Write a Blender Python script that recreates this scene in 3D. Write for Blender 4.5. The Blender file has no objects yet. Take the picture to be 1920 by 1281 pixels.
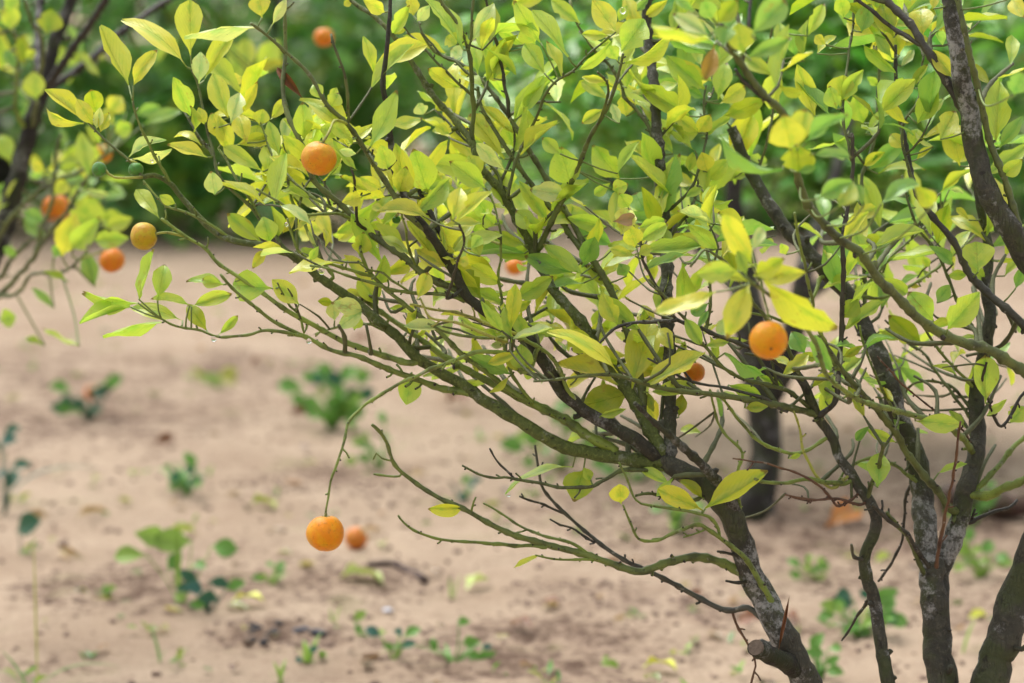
import bpy, math, random
from mathutils import Vector, Matrix, noise
R = math.radians
rnd = random.Random(7)
sc = bpy.context.scene
C = sc.collection

# ------------------------------------------------------------------ camera
CAM_H, PITCH, LENS = 0.75, 8.0, 85.0
F = 1920 * LENS / 36.0
FWD = Vector((0, math.cos(R(PITCH)), -math.sin(R(PITCH))))
UP = Vector((0, math.sin(R(PITCH)), math.cos(R(PITCH))))
RT = Vector((1, 0, 0))
CAM = Vector((0, 0, CAM_H))
cd = bpy.data.cameras.new('camera')
cam = bpy.data.objects.new('camera', cd); C.objects.link(cam)
cam.location = CAM; cam.rotation_euler = (R(90 - PITCH), 0, 0)
cd.lens = LENS; cd.sensor_width = 36; cd.clip_start = 0.05; cd.clip_end = 600
cd.dof.use_dof = True; cd.dof.focus_distance = 1.88; cd.dof.aperture_fstop = 5.0
cd.dof.aperture_blades = 8
sc.camera = cam

# ------------------------------------------------------------------ sky and sun (overcast daylight)
w = bpy.data.worlds.new('World'); sc.world = w; w.use_nodes = True
nt = w.node_tree; nt.nodes.clear()
sky = nt.nodes.new('ShaderNodeTexSky'); sky.sky_type = 'NISHITA'; sky.sun_disc = False
SUN_EL, SUN_AZ = 62, -35          # azimuth from +Y towards +X
sky.sun_elevation = R(SUN_EL); sky.sun_rotation = R(SUN_AZ)
sky.air_density = 1.0; sky.dust_density = 5.0; sky.ozone_density = 1.0
hs = nt.nodes.new('ShaderNodeHueSaturation'); hs.inputs['Saturation'].default_value = 0.22   # cloud cover greys the blue
bg = nt.nodes.new('ShaderNodeBackground'); bg.inputs['Strength'].default_value = 0.15
wo = nt.nodes.new('ShaderNodeOutputWorld')
nt.links.new(sky.outputs[0], hs.inputs['Color']); nt.links.new(hs.outputs[0], bg.inputs['Color'])
nt.links.new(bg.outputs[0], wo.inputs[0])
sd = bpy.data.lights.new('sun', 'SUN'); sd.energy = 1.15; sd.angle = R(40); sd.color = (1.0, 0.96, 0.88)
so = bpy.data.objects.new('sun', sd); C.objects.link(so)
dirv = Vector((math.sin(R(SUN_AZ)) * math.cos(R(SUN_EL)), math.cos(R(SUN_AZ)) * math.cos(R(SUN_EL)), math.sin(R(SUN_EL))))
so.rotation_euler = (-dirv).to_track_quat('-Z', 'Y').to_euler()
so.location = (0, 0, 5)
sc.view_settings.view_transform = 'Standard'; sc.view_settings.look = 'None'
sc.view_settings.exposure = 0.93; sc.view_settings.gamma = 1.0; sc.view_settings.use_curve_mapping = False

# ------------------------------------------------------------------ places
def at(px, py, D):
    """world point seen at photo pixel (px,py) at distance D along the view axis"""
    return CAM + D * (FWD + RT * ((px - 960) / F) + UP * ((640.5 - py) / F))
def ground_at(px, py):
    d = FWD + RT * ((px - 960) / F) + UP * ((640.5 - py) / F)
    t = -CAM_H / d.z
    return CAM + d * t
def px_of(p):
    q = p - CAM; D = q.dot(FWD)
    return 960 + F * q.dot(RT) / D, 640.5 - F * q.dot(UP) / D, D

# ------------------------------------------------------------------ objects
def tag(o, label=None, cat=None, group=None, kind=None):
    if label: o['label'] = label
    if cat: o['category'] = cat
    if group: o['group'] = group
    if kind: o['kind'] = kind
    return o
def empty(name, loc):
    o = bpy.data.objects.new(name, None); o.location = loc; C.objects.link(o); o.empty_display_size = .02
    return o
def link(name, me, mat=None, parent=None, color=None, world=None):
    o = bpy.data.objects.new(name, me)
    if mat and not me.materials: me.materials.append(mat)
    C.objects.link(o)
    if parent is not None:
        o.parent = parent
        if world is None: world = Matrix.Identity(4)
        o.matrix_local = Matrix.Translation(-parent_loc(parent)) @ world
    elif world is not None: o.matrix_world = world
    if color: o.color = (*color, 1)
    return o
def parent_loc(p):
    v = Vector(p.location)
    q = p.parent
    while q: v += q.location; q = q.parent
    return v
class MB:
    def __init__(s): s.v = []; s.f = []; s.c = []
    def tube(s, P, rad, n=6, cap=True, lump=0.0, col=None, seed=0.0):
        base = len(s.v); m = len(P)
        prev = None
        for i, p in enumerate(P):
            t = (P[min(i + 1, m - 1)] - P[max(i - 1, 0)])
            t = t.normalized() if t.length > 1e-9 else Vector((0, 0, 1))
            if prev is None:
                a = t.orthogonal().normalized()
            else:
                a = (prev - t * prev.dot(t)).normalized()
            prev = a; b = t.cross(a)
            for k in range(n):
                th = 2 * math.pi * k / n
                dr = a * math.cos(th) + b * math.sin(th)
                r = rad[i]
                if lump:
                    q = (p + dr * r)
                    r *= 1 + lump * (noise.noise(q * (0.35 / max(r, .001)) + Vector((seed, 0, 0))) * 1.0 + .5 * noise.noise(q * (1.1 / max(r, .001))))
                s.v.append(p + dr * r)
                if col: s.c.append(col)
        for i in range(m - 1):
            for k in range(n):
                a0 = base + i * n + k; a1 = base + i * n + (k + 1) % n
                s.f.append((a0, a1, a1 + n, a0 + n))
        if cap:
            s.f.append(tuple(base + k for k in reversed(range(n))))
            s.f.append(tuple(base + (m - 1) * n + k for k in range(n)))
    def mesh(s, name, smooth=True):
        me = bpy.data.meshes.new(name); me.from_pydata([tuple(v) for v in s.v], [], s.f)
        if smooth: me.polygons.foreach_set('use_smooth', [True] * len(me.polygons))
        if s.c and len(s.c) == len(s.v):
            at_ = me.color_attributes.new('tint', 'FLOAT_COLOR', 'POINT')
            at_.data.foreach_set('color', [x for c in s.c for x in (*c, 1)])
        me.update(); return me

# ------------------------------------------------------------------ materials
class NT:
    def __init__(s, name):
        s.m = bpy.data.materials.new(name); s.m.use_nodes = True; s.t = s.m.node_tree; s.t.nodes.clear()
        s.out = s.t.nodes.new('ShaderNodeOutputMaterial')
    def n(s, typ, **kw):
        x = s.t.nodes.new(typ)
        for k, v in kw.items():
            if k in x.inputs.keys() if hasattr(x.inputs, 'keys') else False: x.inputs[k].default_value = v
            else: setattr(x, k, v)
        return x
    def l(s, a, b): s.t.links.new(a, b)
    def val(s, sock, v):
        if hasattr(v, 'node'): s.l(v, sock)
        elif isinstance(v, tuple) and len(v) == 3 and sock.type == 'RGBA': sock.default_value = (*v, 1)
        else: sock.default_value = v
    def mix(s, f, a, b, blend='MIX'):
        x = s.t.nodes.new('ShaderNodeMix'); x.data_type = 'RGBA'; x.blend_type = blend
        s.val(x.inputs[0], f); s.val(x.inputs[6], a); s.val(x.inputs[7], b)
        return x.outputs[2]
    def math(s, op, a, b=0.0, c=None):
        x = s.t.nodes.new('ShaderNodeMath'); x.operation = op
        s.val(x.inputs[0], a); s.val(x.inputs[1], b)
        if c is not None: s.val(x.inputs[2], c)
        return x.outputs[0]
    def step(s, v, lo, hi, a=0.0, b=1.0):
        x = s.t.nodes.new('ShaderNodeMapRange'); x.interpolation_type = 'SMOOTHSTEP'
        s.val(x.inputs[0], v); x.inputs[1].default_value = lo; x.inputs[2].default_value = hi
        x.inputs[3].default_value = a; x.inputs[4].default_value = b
        return x.outputs[0]
    def noise(s, vec, scale, detail=3, rough=.55):
        x = s.t.nodes.new('ShaderNodeTexNoise'); x.inputs['Scale'].default_value = scale
        x.inputs['Detail'].default_value = detail; x.inputs['Roughness'].default_value = rough
        if vec is not None: s.l(vec, x.inputs['Vector'])
        return x.outputs[0]
    def bump(s, h, dist, strength=1.0):
        x = s.t.nodes.new('ShaderNodeBump'); x.inputs['Distance'].default_value = dist
        x.inputs['Strength'].default_value = strength; s.l(h, x.inputs['Height']); return x.outputs[0]
    def bsdf(s, col, rough=.5, normal=None, spec=.5):
        x = s.t.nodes.new('ShaderNodeBsdfPrincipled')
        s.val(x.inputs['Base Color'], col); s.val(x.inputs['Roughness'], rough)
        s.val(x.inputs['Specular IOR Level'], spec)
        if normal is not None: s.l(normal, x.inputs['Normal'])
        return x
def leaf_material(name, trans=.44, detail=True, tint_attr=False, rough=.27):
    m = NT(name)
    tc = m.n('ShaderNodeTexCoord')
    if tint_attr:
        col = m.n('ShaderNodeAttribute', attribute_name='tint').outputs['Color']
        uv = m.n('ShaderNodeAttribute', attribute_name='leafuv').outputs['Vector']
        geo = m.n('ShaderNodeNewGeometry'); rv = geo.outputs['Random Per Island']
    else:
        oi = m.n('ShaderNodeObjectInfo'); col = oi.outputs['Color']; rv = oi.outputs['Random']
        uv = tc.outputs['Object']
    off = m.n('ShaderNodeVectorMath', operation='MULTIPLY_ADD')
    cx = m.n('ShaderNodeCombineXYZ'); m.l(rv, cx.inputs[0]); m.l(rv, cx.inputs[1]); m.l(rv, cx.inputs[2])
    m.l(cx.outputs[0], off.inputs[0]); off.inputs[1].default_value = (37, 91, 13); m.l(uv, off.inputs[2])
    P = off.outputs[0]
    sep = m.n('ShaderNodeSeparateXYZ'); m.l(uv, sep.inputs[0])
    ay = m.math('ABSOLUTE', sep.outputs[1])
    n1 = m.noise(P, 3.2, 3); n2 = m.noise(P, 9, 3)
    # green lingers along the midrib of the yellowing leaf, irregularly
    rib = m.math('MULTIPLY', m.step(ay, .02, .32, 1, 0), m.step(n1, .40, .64))
    rib = m.math('MULTIPLY', rib, .62)
    green = m.mix(1.0, col, (.42, .78, .7), 'MULTIPLY')
    c = m.mix(rib, col, green)
    c = m.mix(m.math('MULTIPLY', m.step(n2, .5, .72), .30), c, m.mix(1.0, col, (1.12, 1.0, .5), 'MULTIPLY'))
    # side veins: slanting stripes off the midrib
    vs = m.math('ADD', m.math('MULTIPLY', sep.outputs[0], 60), m.math('MULTIPLY', ay, -62))
    vs = m.math('ADD', vs, m.math('MULTIPLY', n2, 3))
    vein = m.math('MULTIPLY', m.step(m.math('SINE', vs), .55, 1.0), m.step(ay, .0, .42, 1, .2))
    c = m.mix(m.math('MULTIPLY', vein, .26), c, m.mix(1.0, col, (.6, .8, .6), 'MULTIPLY'))
    mid = m.step(ay, .006, .024, 1, 0)
    c = m.mix(m.math('MULTIPLY', mid, .28), c, m.mix(1.0, col, (.45, .62, .5), 'MULTIPLY'))
    if detail:
        vo = m.n('ShaderNodeTexVoronoi'); vo.inputs['Scale'].default_value = 7.5; m.l(P, vo.inputs['Vector'])
        spot = m.step(vo.outputs['Distance'], .05, .09, 1, 0)
        spot = m.math('MULTIPLY', spot, m.step(m.noise(P, 2.3, 1), .5, .56))
        c = m.mix(m.math('MULTIPLY', spot, .75), c, (.10, .065, .03))
        blot = m.step(m.noise(P, 1.7, 4, .7), .62, .72)
        c = m.mix(m.math('MULTIPLY', blot, .45), c, (.42, .22, .045))
    if detail:
        tipm = m.math('MULTIPLY', m.step(m.math('ADD', sep.outputs[0], m.math('MULTIPLY', n2, .12)), .97, 1.02), m.step(rv, .55, .6))
        c = m.mix(m.math('MULTIPLY', tipm, .8), c, (.20, .10, .03))
    h = m.math('ADD', m.math('MULTIPLY', mid, -.7), m.math('MULTIPLY', vein, -.25))
    h = m.math('ADD', h, m.math('MULTIPLY', n2, .9))
    nm = m.bump(h, .0012, .6)
    b = m.bsdf(c, m.math('ADD', rough, m.math('MULTIPLY', n1, .2)), nm, .62)
    b.inputs['Coat Weight'].default_value = .4; b.inputs['Coat Roughness'].default_value = .16
    tr = m.n('ShaderNodeBsdfTranslucent'); m.l(nm, tr.inputs['Normal'])
    m.l(m.mix(1.0, c, (1.0, 1.0, .5), 'MULTIPLY'), tr.inputs['Color'])
    mx = m.n('ShaderNodeMixShader'); mx.inputs[0].default_value = trans
    m.l(b.outputs[0], mx.inputs[1]); m.l(tr.outputs[0], mx.inputs[2]); m.l(mx.outputs[0], m.out.inputs[0])
    return m.m
def bark_material(name, lichen=.5, moss=.5, scale=1.0, base=None):
    m = NT(name)
    geo = m.n('ShaderNodeNewGeometry'); P = geo.outputs['Position']
    col = m.n('ShaderNodeObjectInfo').outputs['Color'] if base is None else None
    if base is not None:
        col = m.mix(m.noise(P, 40), base, tuple(x * .6 for x in base))
    n1 = m.noise(P, 55 * scale, 5, .65); n2 = m.noise(P, 210 * scale, 4, .7); n3 = m.noise(P, 24 * scale, 4, .6)
    c = m.mix(m.step(n1, .35, .62), m.mix(1.0, col, (.55, .53, .55), 'MULTIPLY'), col)
    c = m.mix(m.math('MULTIPLY', m.step(n2, .5, .64), .45), c, m.mix(1.0, col, (1.75, 1.65, 1.5), 'MULTIPLY'))
    if moss: c = m.mix(m.math('MULTIPLY', m.step(n3, .44, .6), moss), c, (.055, .075, .018))
    if lichen:
        lm = m.math('MULTIPLY', m.step(m.noise(P, 17 * scale, 7, .75), .52, .60), m.step(n2, .40, .56, .15, 1))
        c = m.mix(m.math('MULTIPLY', lm, lichen), c, (.40, .40, .39))
    dark = m.step(m.noise(P, 120 * scale, 3), .62, .70)
    c = m.mix(m.math('MULTIPLY', dark, .7), c, (.018, .014, .012))
    # cracks along the wood
    vo = m.n('ShaderNodeTexVoronoi', feature='DISTANCE_TO_EDGE'); vo.inputs['Scale'].default_value = 150 * scale
    mp = m.n('ShaderNodeMapping'); mp.inputs['Scale'].default_value = (2.2, 2.2, .30); m.l(P, mp.inputs[0]); m.l(mp.outputs[0], vo.inputs['Vector'])
    cr = m.math('MULTIPLY', m.step(vo.outputs['Distance'], .0, .12, 1, 0), m.step(n1, .45, .6))
    c = m.mix(m.math('MULTIPLY', cr, .3), c, (.015, .012, .010))
    h = m.math('ADD', m.math('MULTIPLY', n1, 1.0), m.math('ADD', m.math('MULTIPLY', n2, .7), m.math('MULTIPLY', cr, -.25)))
    b = m.bsdf(c, .72, m.bump(h, .0025, .9), .35)
    m.l(b.outputs[0], m.out.inputs[0]); return m.m
def twig_material(name):
    m = NT(name)
    geo = m.n('ShaderNodeNewGeometry'); P = geo.outputs['Position']
    col = m.n('ShaderNodeObjectInfo').outputs['Color']
    n1 = m.noise(P, 90, 4); n2 = m.noise(P, 380, 3, .7); n3 = m.noise(P, 28, 2)
    c = m.mix(m.step(n1, .45, .66), col, m.mix(1.0, col, (.5, .46, .5), 'MULTIPLY'))
    c = m.mix(m.math('MULTIPLY', m.step(n3, .42, .7), .6), c, m.mix(1.0, col, (1.5, 1.5, .9), 'MULTIPLY'))
    c = m.mix(m.math('MULTIPLY', m.step(n2, .60, .68), .8), c, (.022, .016, .012))
    c = m.mix(m.math('MULTIPLY', m.step(m.noise(P, 150, 2), .66, .72), .5), c, (.32, .30, .24))
    b = m.bsdf(c, .5, m.bump(m.math('ADD', n1, n2), .0009, .8), .45)
    m.l(b.outputs[0], m.out.inputs[0]); return m.m
def fruit_material(name):
    m = NT(name)
    tc = m.n('ShaderNodeTexCoord'); P = tc.outputs['Object']; oi = m.n('ShaderNodeObjectInfo'); col = oi.outputs['Color']
    off = m.n('ShaderNodeVectorMath', operation='MULTIPLY_ADD')
    cx = m.n('ShaderNodeCombineXYZ'); m.l(oi.outputs['Random'], cx.inputs[0]); m.l(oi.outputs['Random'], cx.inputs[1])
    m.l(cx.outputs[0], off.inputs[0]); off.inputs[1].default_value = (31, 17, 0); m.l(P, off.inputs[2]); Q = off.outputs[0]
    vo = m.n('ShaderNodeTexVoronoi'); vo.inputs['Scale'].default_value = 17; m.l(Q, vo.inputs['Vector'])
    pit = m.step(vo.outputs['Distance'], .06, .28, 0, 1)
    n1 = m.noise(Q, 1.6, 4); n2 = m.noise(Q, 5, 5, .7)
    c = m.mix(m.step(n1, .4, .65), col, m.mix(1.0, col, (1.0, 1.35, 1.0), 'MULTIPLY'))
    c = m.mix(m.math('MULTIPLY', m.step(pit, 0, .7, 1, 0), .22), c, m.mix(1.0, col, (.7, .5, .4), 'MULTIPLY'))
    c = m.mix(m.math('MULTIPLY', m.step(n2, .56, .68), .42), c, (.26, .10, .015))
    c = m.mix(m.math('MULTIPLY', m.step(m.noise(Q, .9, 2), .52, .62), .35), c, m.mix(1.0, col, (.75, 1.15, 1.2), 'MULTIPLY'))
    vo2 = m.n('ShaderNodeTexVoronoi'); vo2.inputs['Scale'].default_value = 2.6; m.l(Q, vo2.inputs['Vector'])
    c = m.mix(m.math('MULTIPLY', m.step(vo2.outputs['Distance'], .05, .085, 1, 0), .8), c, (.07, .035, .015))
    b = m.bsdf(c, .34, m.bump(m.math('ADD', pit, m.math('MULTIPLY', n2, .6)), .0011, .9), .32)
    b.inputs['Subsurface Weight'].default_value = .04; b.inputs['Subsurface Radius'].default_value = (.004, .002, .001)
    m.l(b.outputs[0], m.out.inputs[0]); return m.m
def plain(name, col, rough=.7, var=.35, scale=60, trans=0):
    m = NT(name); geo = m.n('ShaderNodeNewGeometry')
    n1 = m.noise(geo.outputs['Position'], scale, 4)
    c = m.mix(n1, tuple(x * (1 + var) for x in col), tuple(x * (1 - var) for x in col))
    b = m.bsdf(c, rough, m.bump(n1, .002, .6))
    m.l(b.outputs[0], m.out.inputs[0]); return m.m
M_LEAF = leaf_material('leaf_surface')
M_LEAFS = leaf_material('leaf_surface_mass', detail=False, tint_attr=True)
M_BACKLEAF = leaf_material('dark_leaf_surface_mass', trans=.28, detail=False, tint_attr=True, rough=.30)
M_TRUNK = bark_material('old_bark', lichen=.72, moss=.6)
M_LIMB = bark_material('limb_bark', lichen=.35, moss=.35, scale=1.5)
M_TWIG = twig_material('twig_bark')
M_FRUIT = fruit_material('citrus_peel')
M_DRY = leaf_material('dry_leaf_surface', trans=.15, rough=.55)
M_NODE = plain('leaf_scar', (.045, .036, .026), .75, .4, 300)
M_STALKS = plain('green_stalk', (.16, .22, .05), .5, .3, 300)
M_DARKTWIG = plain('fine_twig_bark', (.085, .095, .035), .7, .4, 200)
m = NT('water'); g = m.n('ShaderNodeBsdfGlass'); g.inputs['IOR'].default_value = 1.33; g.inputs['Roughness'].default_value = 0
m.l(g.outputs[0], m.out.inputs[0]); M_WATER = m.m

# ------------------------------------------------------------------ ground
def axis_steps(a, b, fine, grow, lim):
    xs = [a]
    while xs[-1] < b: xs.append(xs[-1] + fine)
    s = fine; hi = []
    x = xs[-1]
    while x < lim: s *= grow; x += s; hi.append(x)
    s = fine; lo = []; x = a
    while x > -lim: s *= grow; x -= s; lo.append(x)
    return lo[::-1] + xs + hi
DIRT = [(1000, 1222, .16, 1.0), (880, 1225, .09, .7), (250, 1105, .13, .9), (150, 1110, .08, .8), (500, 1195, .07, .9), (585, 1192, .05, .7), (600, 1090, .12, .8),
        (480, 1090, .08, .8), (730, 1085, .08, .6), (1130, 1130, .1, .55), (1060, 1110, .07, .5), (430, 700, .30, .55), (180, 780, .3, .7), (560, 690, .2, .4), (60, 700, .4, .5),
        (1250, 1010, .12, .5), (1600, 1010, .32, .75), (1450, 985, .25, .9), (1700, 960, .4, .6), (1850, 1000, .3, .6), (1150, 960, .14, .5), (640, 895, .12, .5), (560, 905, .1, .5),
        (1320, 1140, .07, .5), (760, 930, .1, .35), (1900, 1130, .15, .6), (1560, 1180, .1, .4), (100, 1240, .08, .35), (950, 640, .5, .35), (350, 1060, .15, .35), (1250, 1225, .08, .4), (350, 860, .1, .25)]
DIRTW = [(ground_at(a, b), r, k) for a, b, r, k in DIRT]
def gheight(x, y):
    v = Vector((x, y, 0))
    h = .010 * noise.noise(v * 2.2) + .006 * noise.noise(v * 7) + .0045 * noise.noise(v * 19) + .0025 * noise.noise(v * 48)
    if abs(x) > 4 or y > 15 or y < 0: h *= .6
    return h
def make_ground():
    xs = axis_steps(-.75, .95, .011, 1.13, 260); ys = axis_steps(2.35, 4.3, .011, 1.07, 380)
    nx, ny = len(xs), len(ys)
    V = []; A = []
    for y in ys:
        for x in xs:
            d = 0
            if 2 < y < 8 and abs(x) < 2.5:
                for p, r, k in DIRTW:
                    q = (Vector((x, y)) - p.xy).length / r
                    if q < 1.6: d = max(d, k * max(0, 1 - (q / 1.6)))
            n = noise.noise(Vector((x * 9, y * 9, 3))) + .6 * noise.noise(Vector((x * 25, y * 25, 1)))
            d = d * (1.0 + 1.0 * n)
            z = gheight(x, y) + (max(0, d) * .010 * (0.6 + noise.noise(Vector((x * 60, y * 60, 0)))))
            V.append((x, y, z)); A.append(max(0, d))
    Fc = [(j * nx + i, j * nx + i + 1, (j + 1) * nx + i + 1, (j + 1) * nx + i) for j in range(ny - 1) for i in range(nx - 1)]
    me = bpy.data.meshes.new('ground'); me.from_pydata(V, [], Fc)
    me.polygons.foreach_set('use_smooth', [True] * len(Fc))
    a = me.attributes.new('humus', 'FLOAT', 'POINT'); a.data.foreach_set('value', A)
    m = NT('sandy_soil'); P = m.n('ShaderNodeNewGeometry').outputs['Position']
    h = m.n('ShaderNodeAttribute', attribute_name='humus').outputs['Fac']
    n1 = m.noise(P, 3.5, 5, .6); n2 = m.noise(P, 40, 5, .7); n3 = m.noise(P, 320, 3, .7); n4 = m.noise(P, 11, 4, .6)
    c = m.mix(m.step(n1, .35, .68), (.51, .39, .285), (.405, .298, .212))
    c = m.mix(m.math('MULTIPLY', m.step(n2, .5, .7), .35), c, (.30, .20, .14))
    c = m.mix(m.math('MULTIPLY', m.step(n3, .52, .7), .30), c, (.58, .47, .37))
    c = m.mix(m.math('MULTIPLY', m.step(n3, .48, .3), .30), c, (.24, .16, .11))
    c = m.mix(m.math('MULTIPLY', m.step(n4, .56, .70), .45), c, (.27, .18, .13))
    n5 = m.noise(P, 75, 4, .75)
    hh = m.math('ADD', m.math('MULTIPLY', m.math('ADD', h, -.35), .8), m.math('MULTIPLY', m.math('ADD', m.math('ADD', n2, n5), -1.0), 2.4))
    c = m.mix(m.math('MULTIPLY', m.step(h, .1, .9), .35), c, (.30, .205, .15))
    c = m.mix(m.math('MULTIPLY', m.math('MULTIPLY', m.math('MULTIPLY', m.step(hh, -.2, .3), m.step(h, .06, .3)), m.step(m.noise(P, 28, 5, .8), .40, .54)), .9), c, (.135, .085, .062))
    # a green film of moss and seedlings here and there
    c = m.mix(m.math('MULTIPLY', m.step(m.noise(P, 6.3, 3), .60, .72), .22), c, (.20, .24, .07))
    n6 = m.noise(P, 130, 4, .75)
    c = m.mix(m.math('MULTIPLY', m.step(n6, .56, .64), .5), c, (.20, .135, .095))
    hgt = m.math('ADD', n2, m.math('MULTIPLY', n3, .5))
    b = m.bsdf(c, .95, m.bump(hgt, .010, 1.0), .15)
    m.l(b.outputs[0], m.out.inputs[0])
    o = link('ground', me, m.m); tag(o, kind='structure')
make_ground()

def lump(mb, p, r, flat=.6, seed=0, n=6):
    base = len(mb.v)
    rows = 4
    mb.v.append(p + Vector((0, 0, r * flat)))
    for i in range(1, rows):
        ph = math.pi * i / rows
        for k in range(n):
            th = 2 * math.pi * (k + .5 * (i % 2)) / n
            d = Vector((math.sin(ph) * math.cos(th), math.sin(ph) * math.sin(th), math.cos(ph) * flat))
            mb.v.append(p + d * r * (1 + .5 * noise.noise(d * 1.7 + Vector((seed, seed * .7, 0)))))
    mb.v.append(p - Vector((0, 0, r * flat)))
    for k in range(n): mb.f.append((base, base + 1 + k, base + 1 + (k + 1) % n))
    for i in range(rows - 2):
        for k in range(n):
            a = base + 1 + i * n + k; b = base + 1 + i * n + (k + 1) % n
            mb.f.append((a, a + n, b + n, b))
    L = base + 1 + (rows - 1) * n
    for k in range(n): mb.f.append((L, L - n + (k + 1) % n, L - n + k))
def scatter_clods():
    mb = MB()
    for i in range(3800):
        if rnd.random() < .6:
            p, r, k = rnd.choice(DIRTW[:26]); a = rnd.uniform(0, 6.3); q = r * 1.2 * math.sqrt(rnd.random())
            x, y = p.x + q * math.cos(a), p.y + q * math.sin(a)
        else:
            y = rnd.uniform(2.35, 4.6); x = rnd.uniform(-.3, .3) * y
        lump(mb, Vector((x, y, gheight(x, y) + .001)), rnd.choice([.0018, .0025, .0035, .005]) * rnd.uniform(.7, 1.3), .6, i * 1.3, 5)
    tag(link('soil_crumbs', mb.mesh('soil_crumbs'), plain('dark_soil', (.15, .095, .07), .95, .5, 90)),
        'small dark crumbs of soil and debris strewn over the sand', 'soil crumbs', kind='stuff')
scatter_clods()

# ------------------------------------------------------------------ leaves
COL = {'Y': (.76, .77, .08), 'y': (.68, .71, .09), 'g': (.53, .68, .10), 'G': (.32, .55, .12), 'p': (.66, .76, .32), 'o': (.42, .50, .04),  # 'p': pale sky gloss painted into the leaf colour; also pale fallen leaves
       'r': (.50, .17, .015), 'b': (.20, .07, .022), 't': (.42, .27, .12), 'q': (.42, .27, .04)}
def leaf_grid(nl=8, nw=2, wid='ell', arch=.05, fold=.10, sickle=0., wave=0., notch=0., petiole=.08, seed=0):
    """blade from x=0 to 1 (base to tip), half width .5 at the widest, y across, z up"""
    V = []; F_ = []
    rr = random.Random(seed); bite = rr.randint(3, nl - 2); side = rr.choice((-1, 1))
    for i in range(nl + 1):
        t = i / nl
        u = max(0., (t - petiole) / (1 - petiole))
        if wid == 'ell': hw = math.sin(math.pi * min(1, u ** .90)) ** .78
        elif wid == 'ob': hw = math.sin(math.pi * u ** 1.4) ** .60
        elif wid == 'ov': hw = math.sin(math.pi * u ** .80) ** .88
        else: hw = math.sin(math.pi * u) ** .92
        hw = .5 * max(0, hw) if 0 < u < 1 else 0
        if u <= 0: hw = .018
        if i == nl: hw = .03
        cz = arch * 4 * t * (1 - t); cy = sickle * 4 * t * (1 - t)
        for j in range(-nw, nw + 1):
            q = j / nw
            wz = wave * math.sin(t * 11 + seed + (2 if j > 0 else 0)) * abs(q)
            x = t
            if notch and i >= nl - 1 and abs(q) < .3: x -= notch
            jag = 1 + rr.uniform(-.06, .03) * abs(q)
            if seed % 3 == 1 and i == bite and j * side > 0 and abs(q) == 1: jag = .68
            V.append((x, cy + q * hw * jag, cz + fold * abs(q) * hw * 2 * (1 - .3 * abs(q)) + wz))
    n = 2 * nw + 1
    for i in range(nl):
        for j in range(n - 1):
            a = i * n + j; F_.append((a, a + n, a + n + 1, a + 1))
    return V, F_
def leaf_mesh(name, mat, **kw):
    V, F_ = leaf_grid(**kw)
    me = bpy.data.meshes.new(name); me.from_pydata(V, [], F_)
    me.polygons.foreach_set('use_smooth', [True] * len(F_)); me.materials.append(mat); return me
VARS = []
for i in range(18):
    r_ = random.Random(i * 5 + 1)
    VARS.append(dict(nl=9, nw=2, wid=['ell', 'ov', 'ob', 'ell', 'ell', 'lan'][i % 6], arch=r_.uniform(-.08, .16), fold=r_.uniform(.04, .32),
                     sickle=r_.uniform(-.07, .07), wave=r_.uniform(.005, .05), notch=.04 if i % 5 == 2 else 0., seed=i))
LEAFM = [leaf_mesh('leaf', M_LEAF, **v) for v in VARS]
LEAFG = [leaf_grid(**{**v, 'nl': 6, 'nw': 1}) for v in VARS]
DRYM = [leaf_mesh('dry_leaf', M_DRY, nl=9, nw=2, wid='ell', arch=.10, fold=.28, sickle=.04, wave=.06, seed=3),
        leaf_mesh('dry_leaf', M_DRY, nl=9, nw=2, wid='ov', arch=.16, fold=.12, sickle=-.05, wave=.05, seed=5)]
def leaf_frame(base, tip, visw, flip=False, view=None, narrow=False):
    """matrix that lays a unit leaf from base to tip showing about visw of its width (metres) to the camera"""
    X = tip - base; L = X.length; X.normalize()
    v = (view if view is not None else (CAM - base)).normalized()
    Y = v.cross(X)
    if Y.length < 1e-4: Y = X.orthogonal()
    Y.normalize(); N = X.cross(Y)
    if N.dot(v) < 0: Y = -Y; N = -N
    real = max(visw, L * rnd.uniform(.30, .41)) if not narrow else visw
    a = math.acos(max(-1, min(1, visw / real)))
    n1 = Matrix.Rotation(a, 3, X) @ N; n2 = Matrix.Rotation(-a, 3, X) @ N
    s = a if (n1.z > n2.z) else -a
    if rnd.random() < .22: s = -s
    Rm = Matrix.Rotation(s, 3, X); Y = Rm @ Y; N = Rm @ N
    if flip: Y = -Y; N = -N
    return Matrix(((X.x * L, Y.x * real, N.x * L, base.x), (X.y * L, Y.y * real, N.y * L, base.y), (X.z * L, Y.z * real, N.z * L, base.z), (0, 0, 0, 1)))
def jcol(c, a=.12):
    k = rnd.uniform(1 - a, 1 + a); h = rnd.uniform(-a, a)
    return (max(0, c[0] * k * (1 + h * .8)), max(0, c[1] * k), max(0, c[2] * k))
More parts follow.
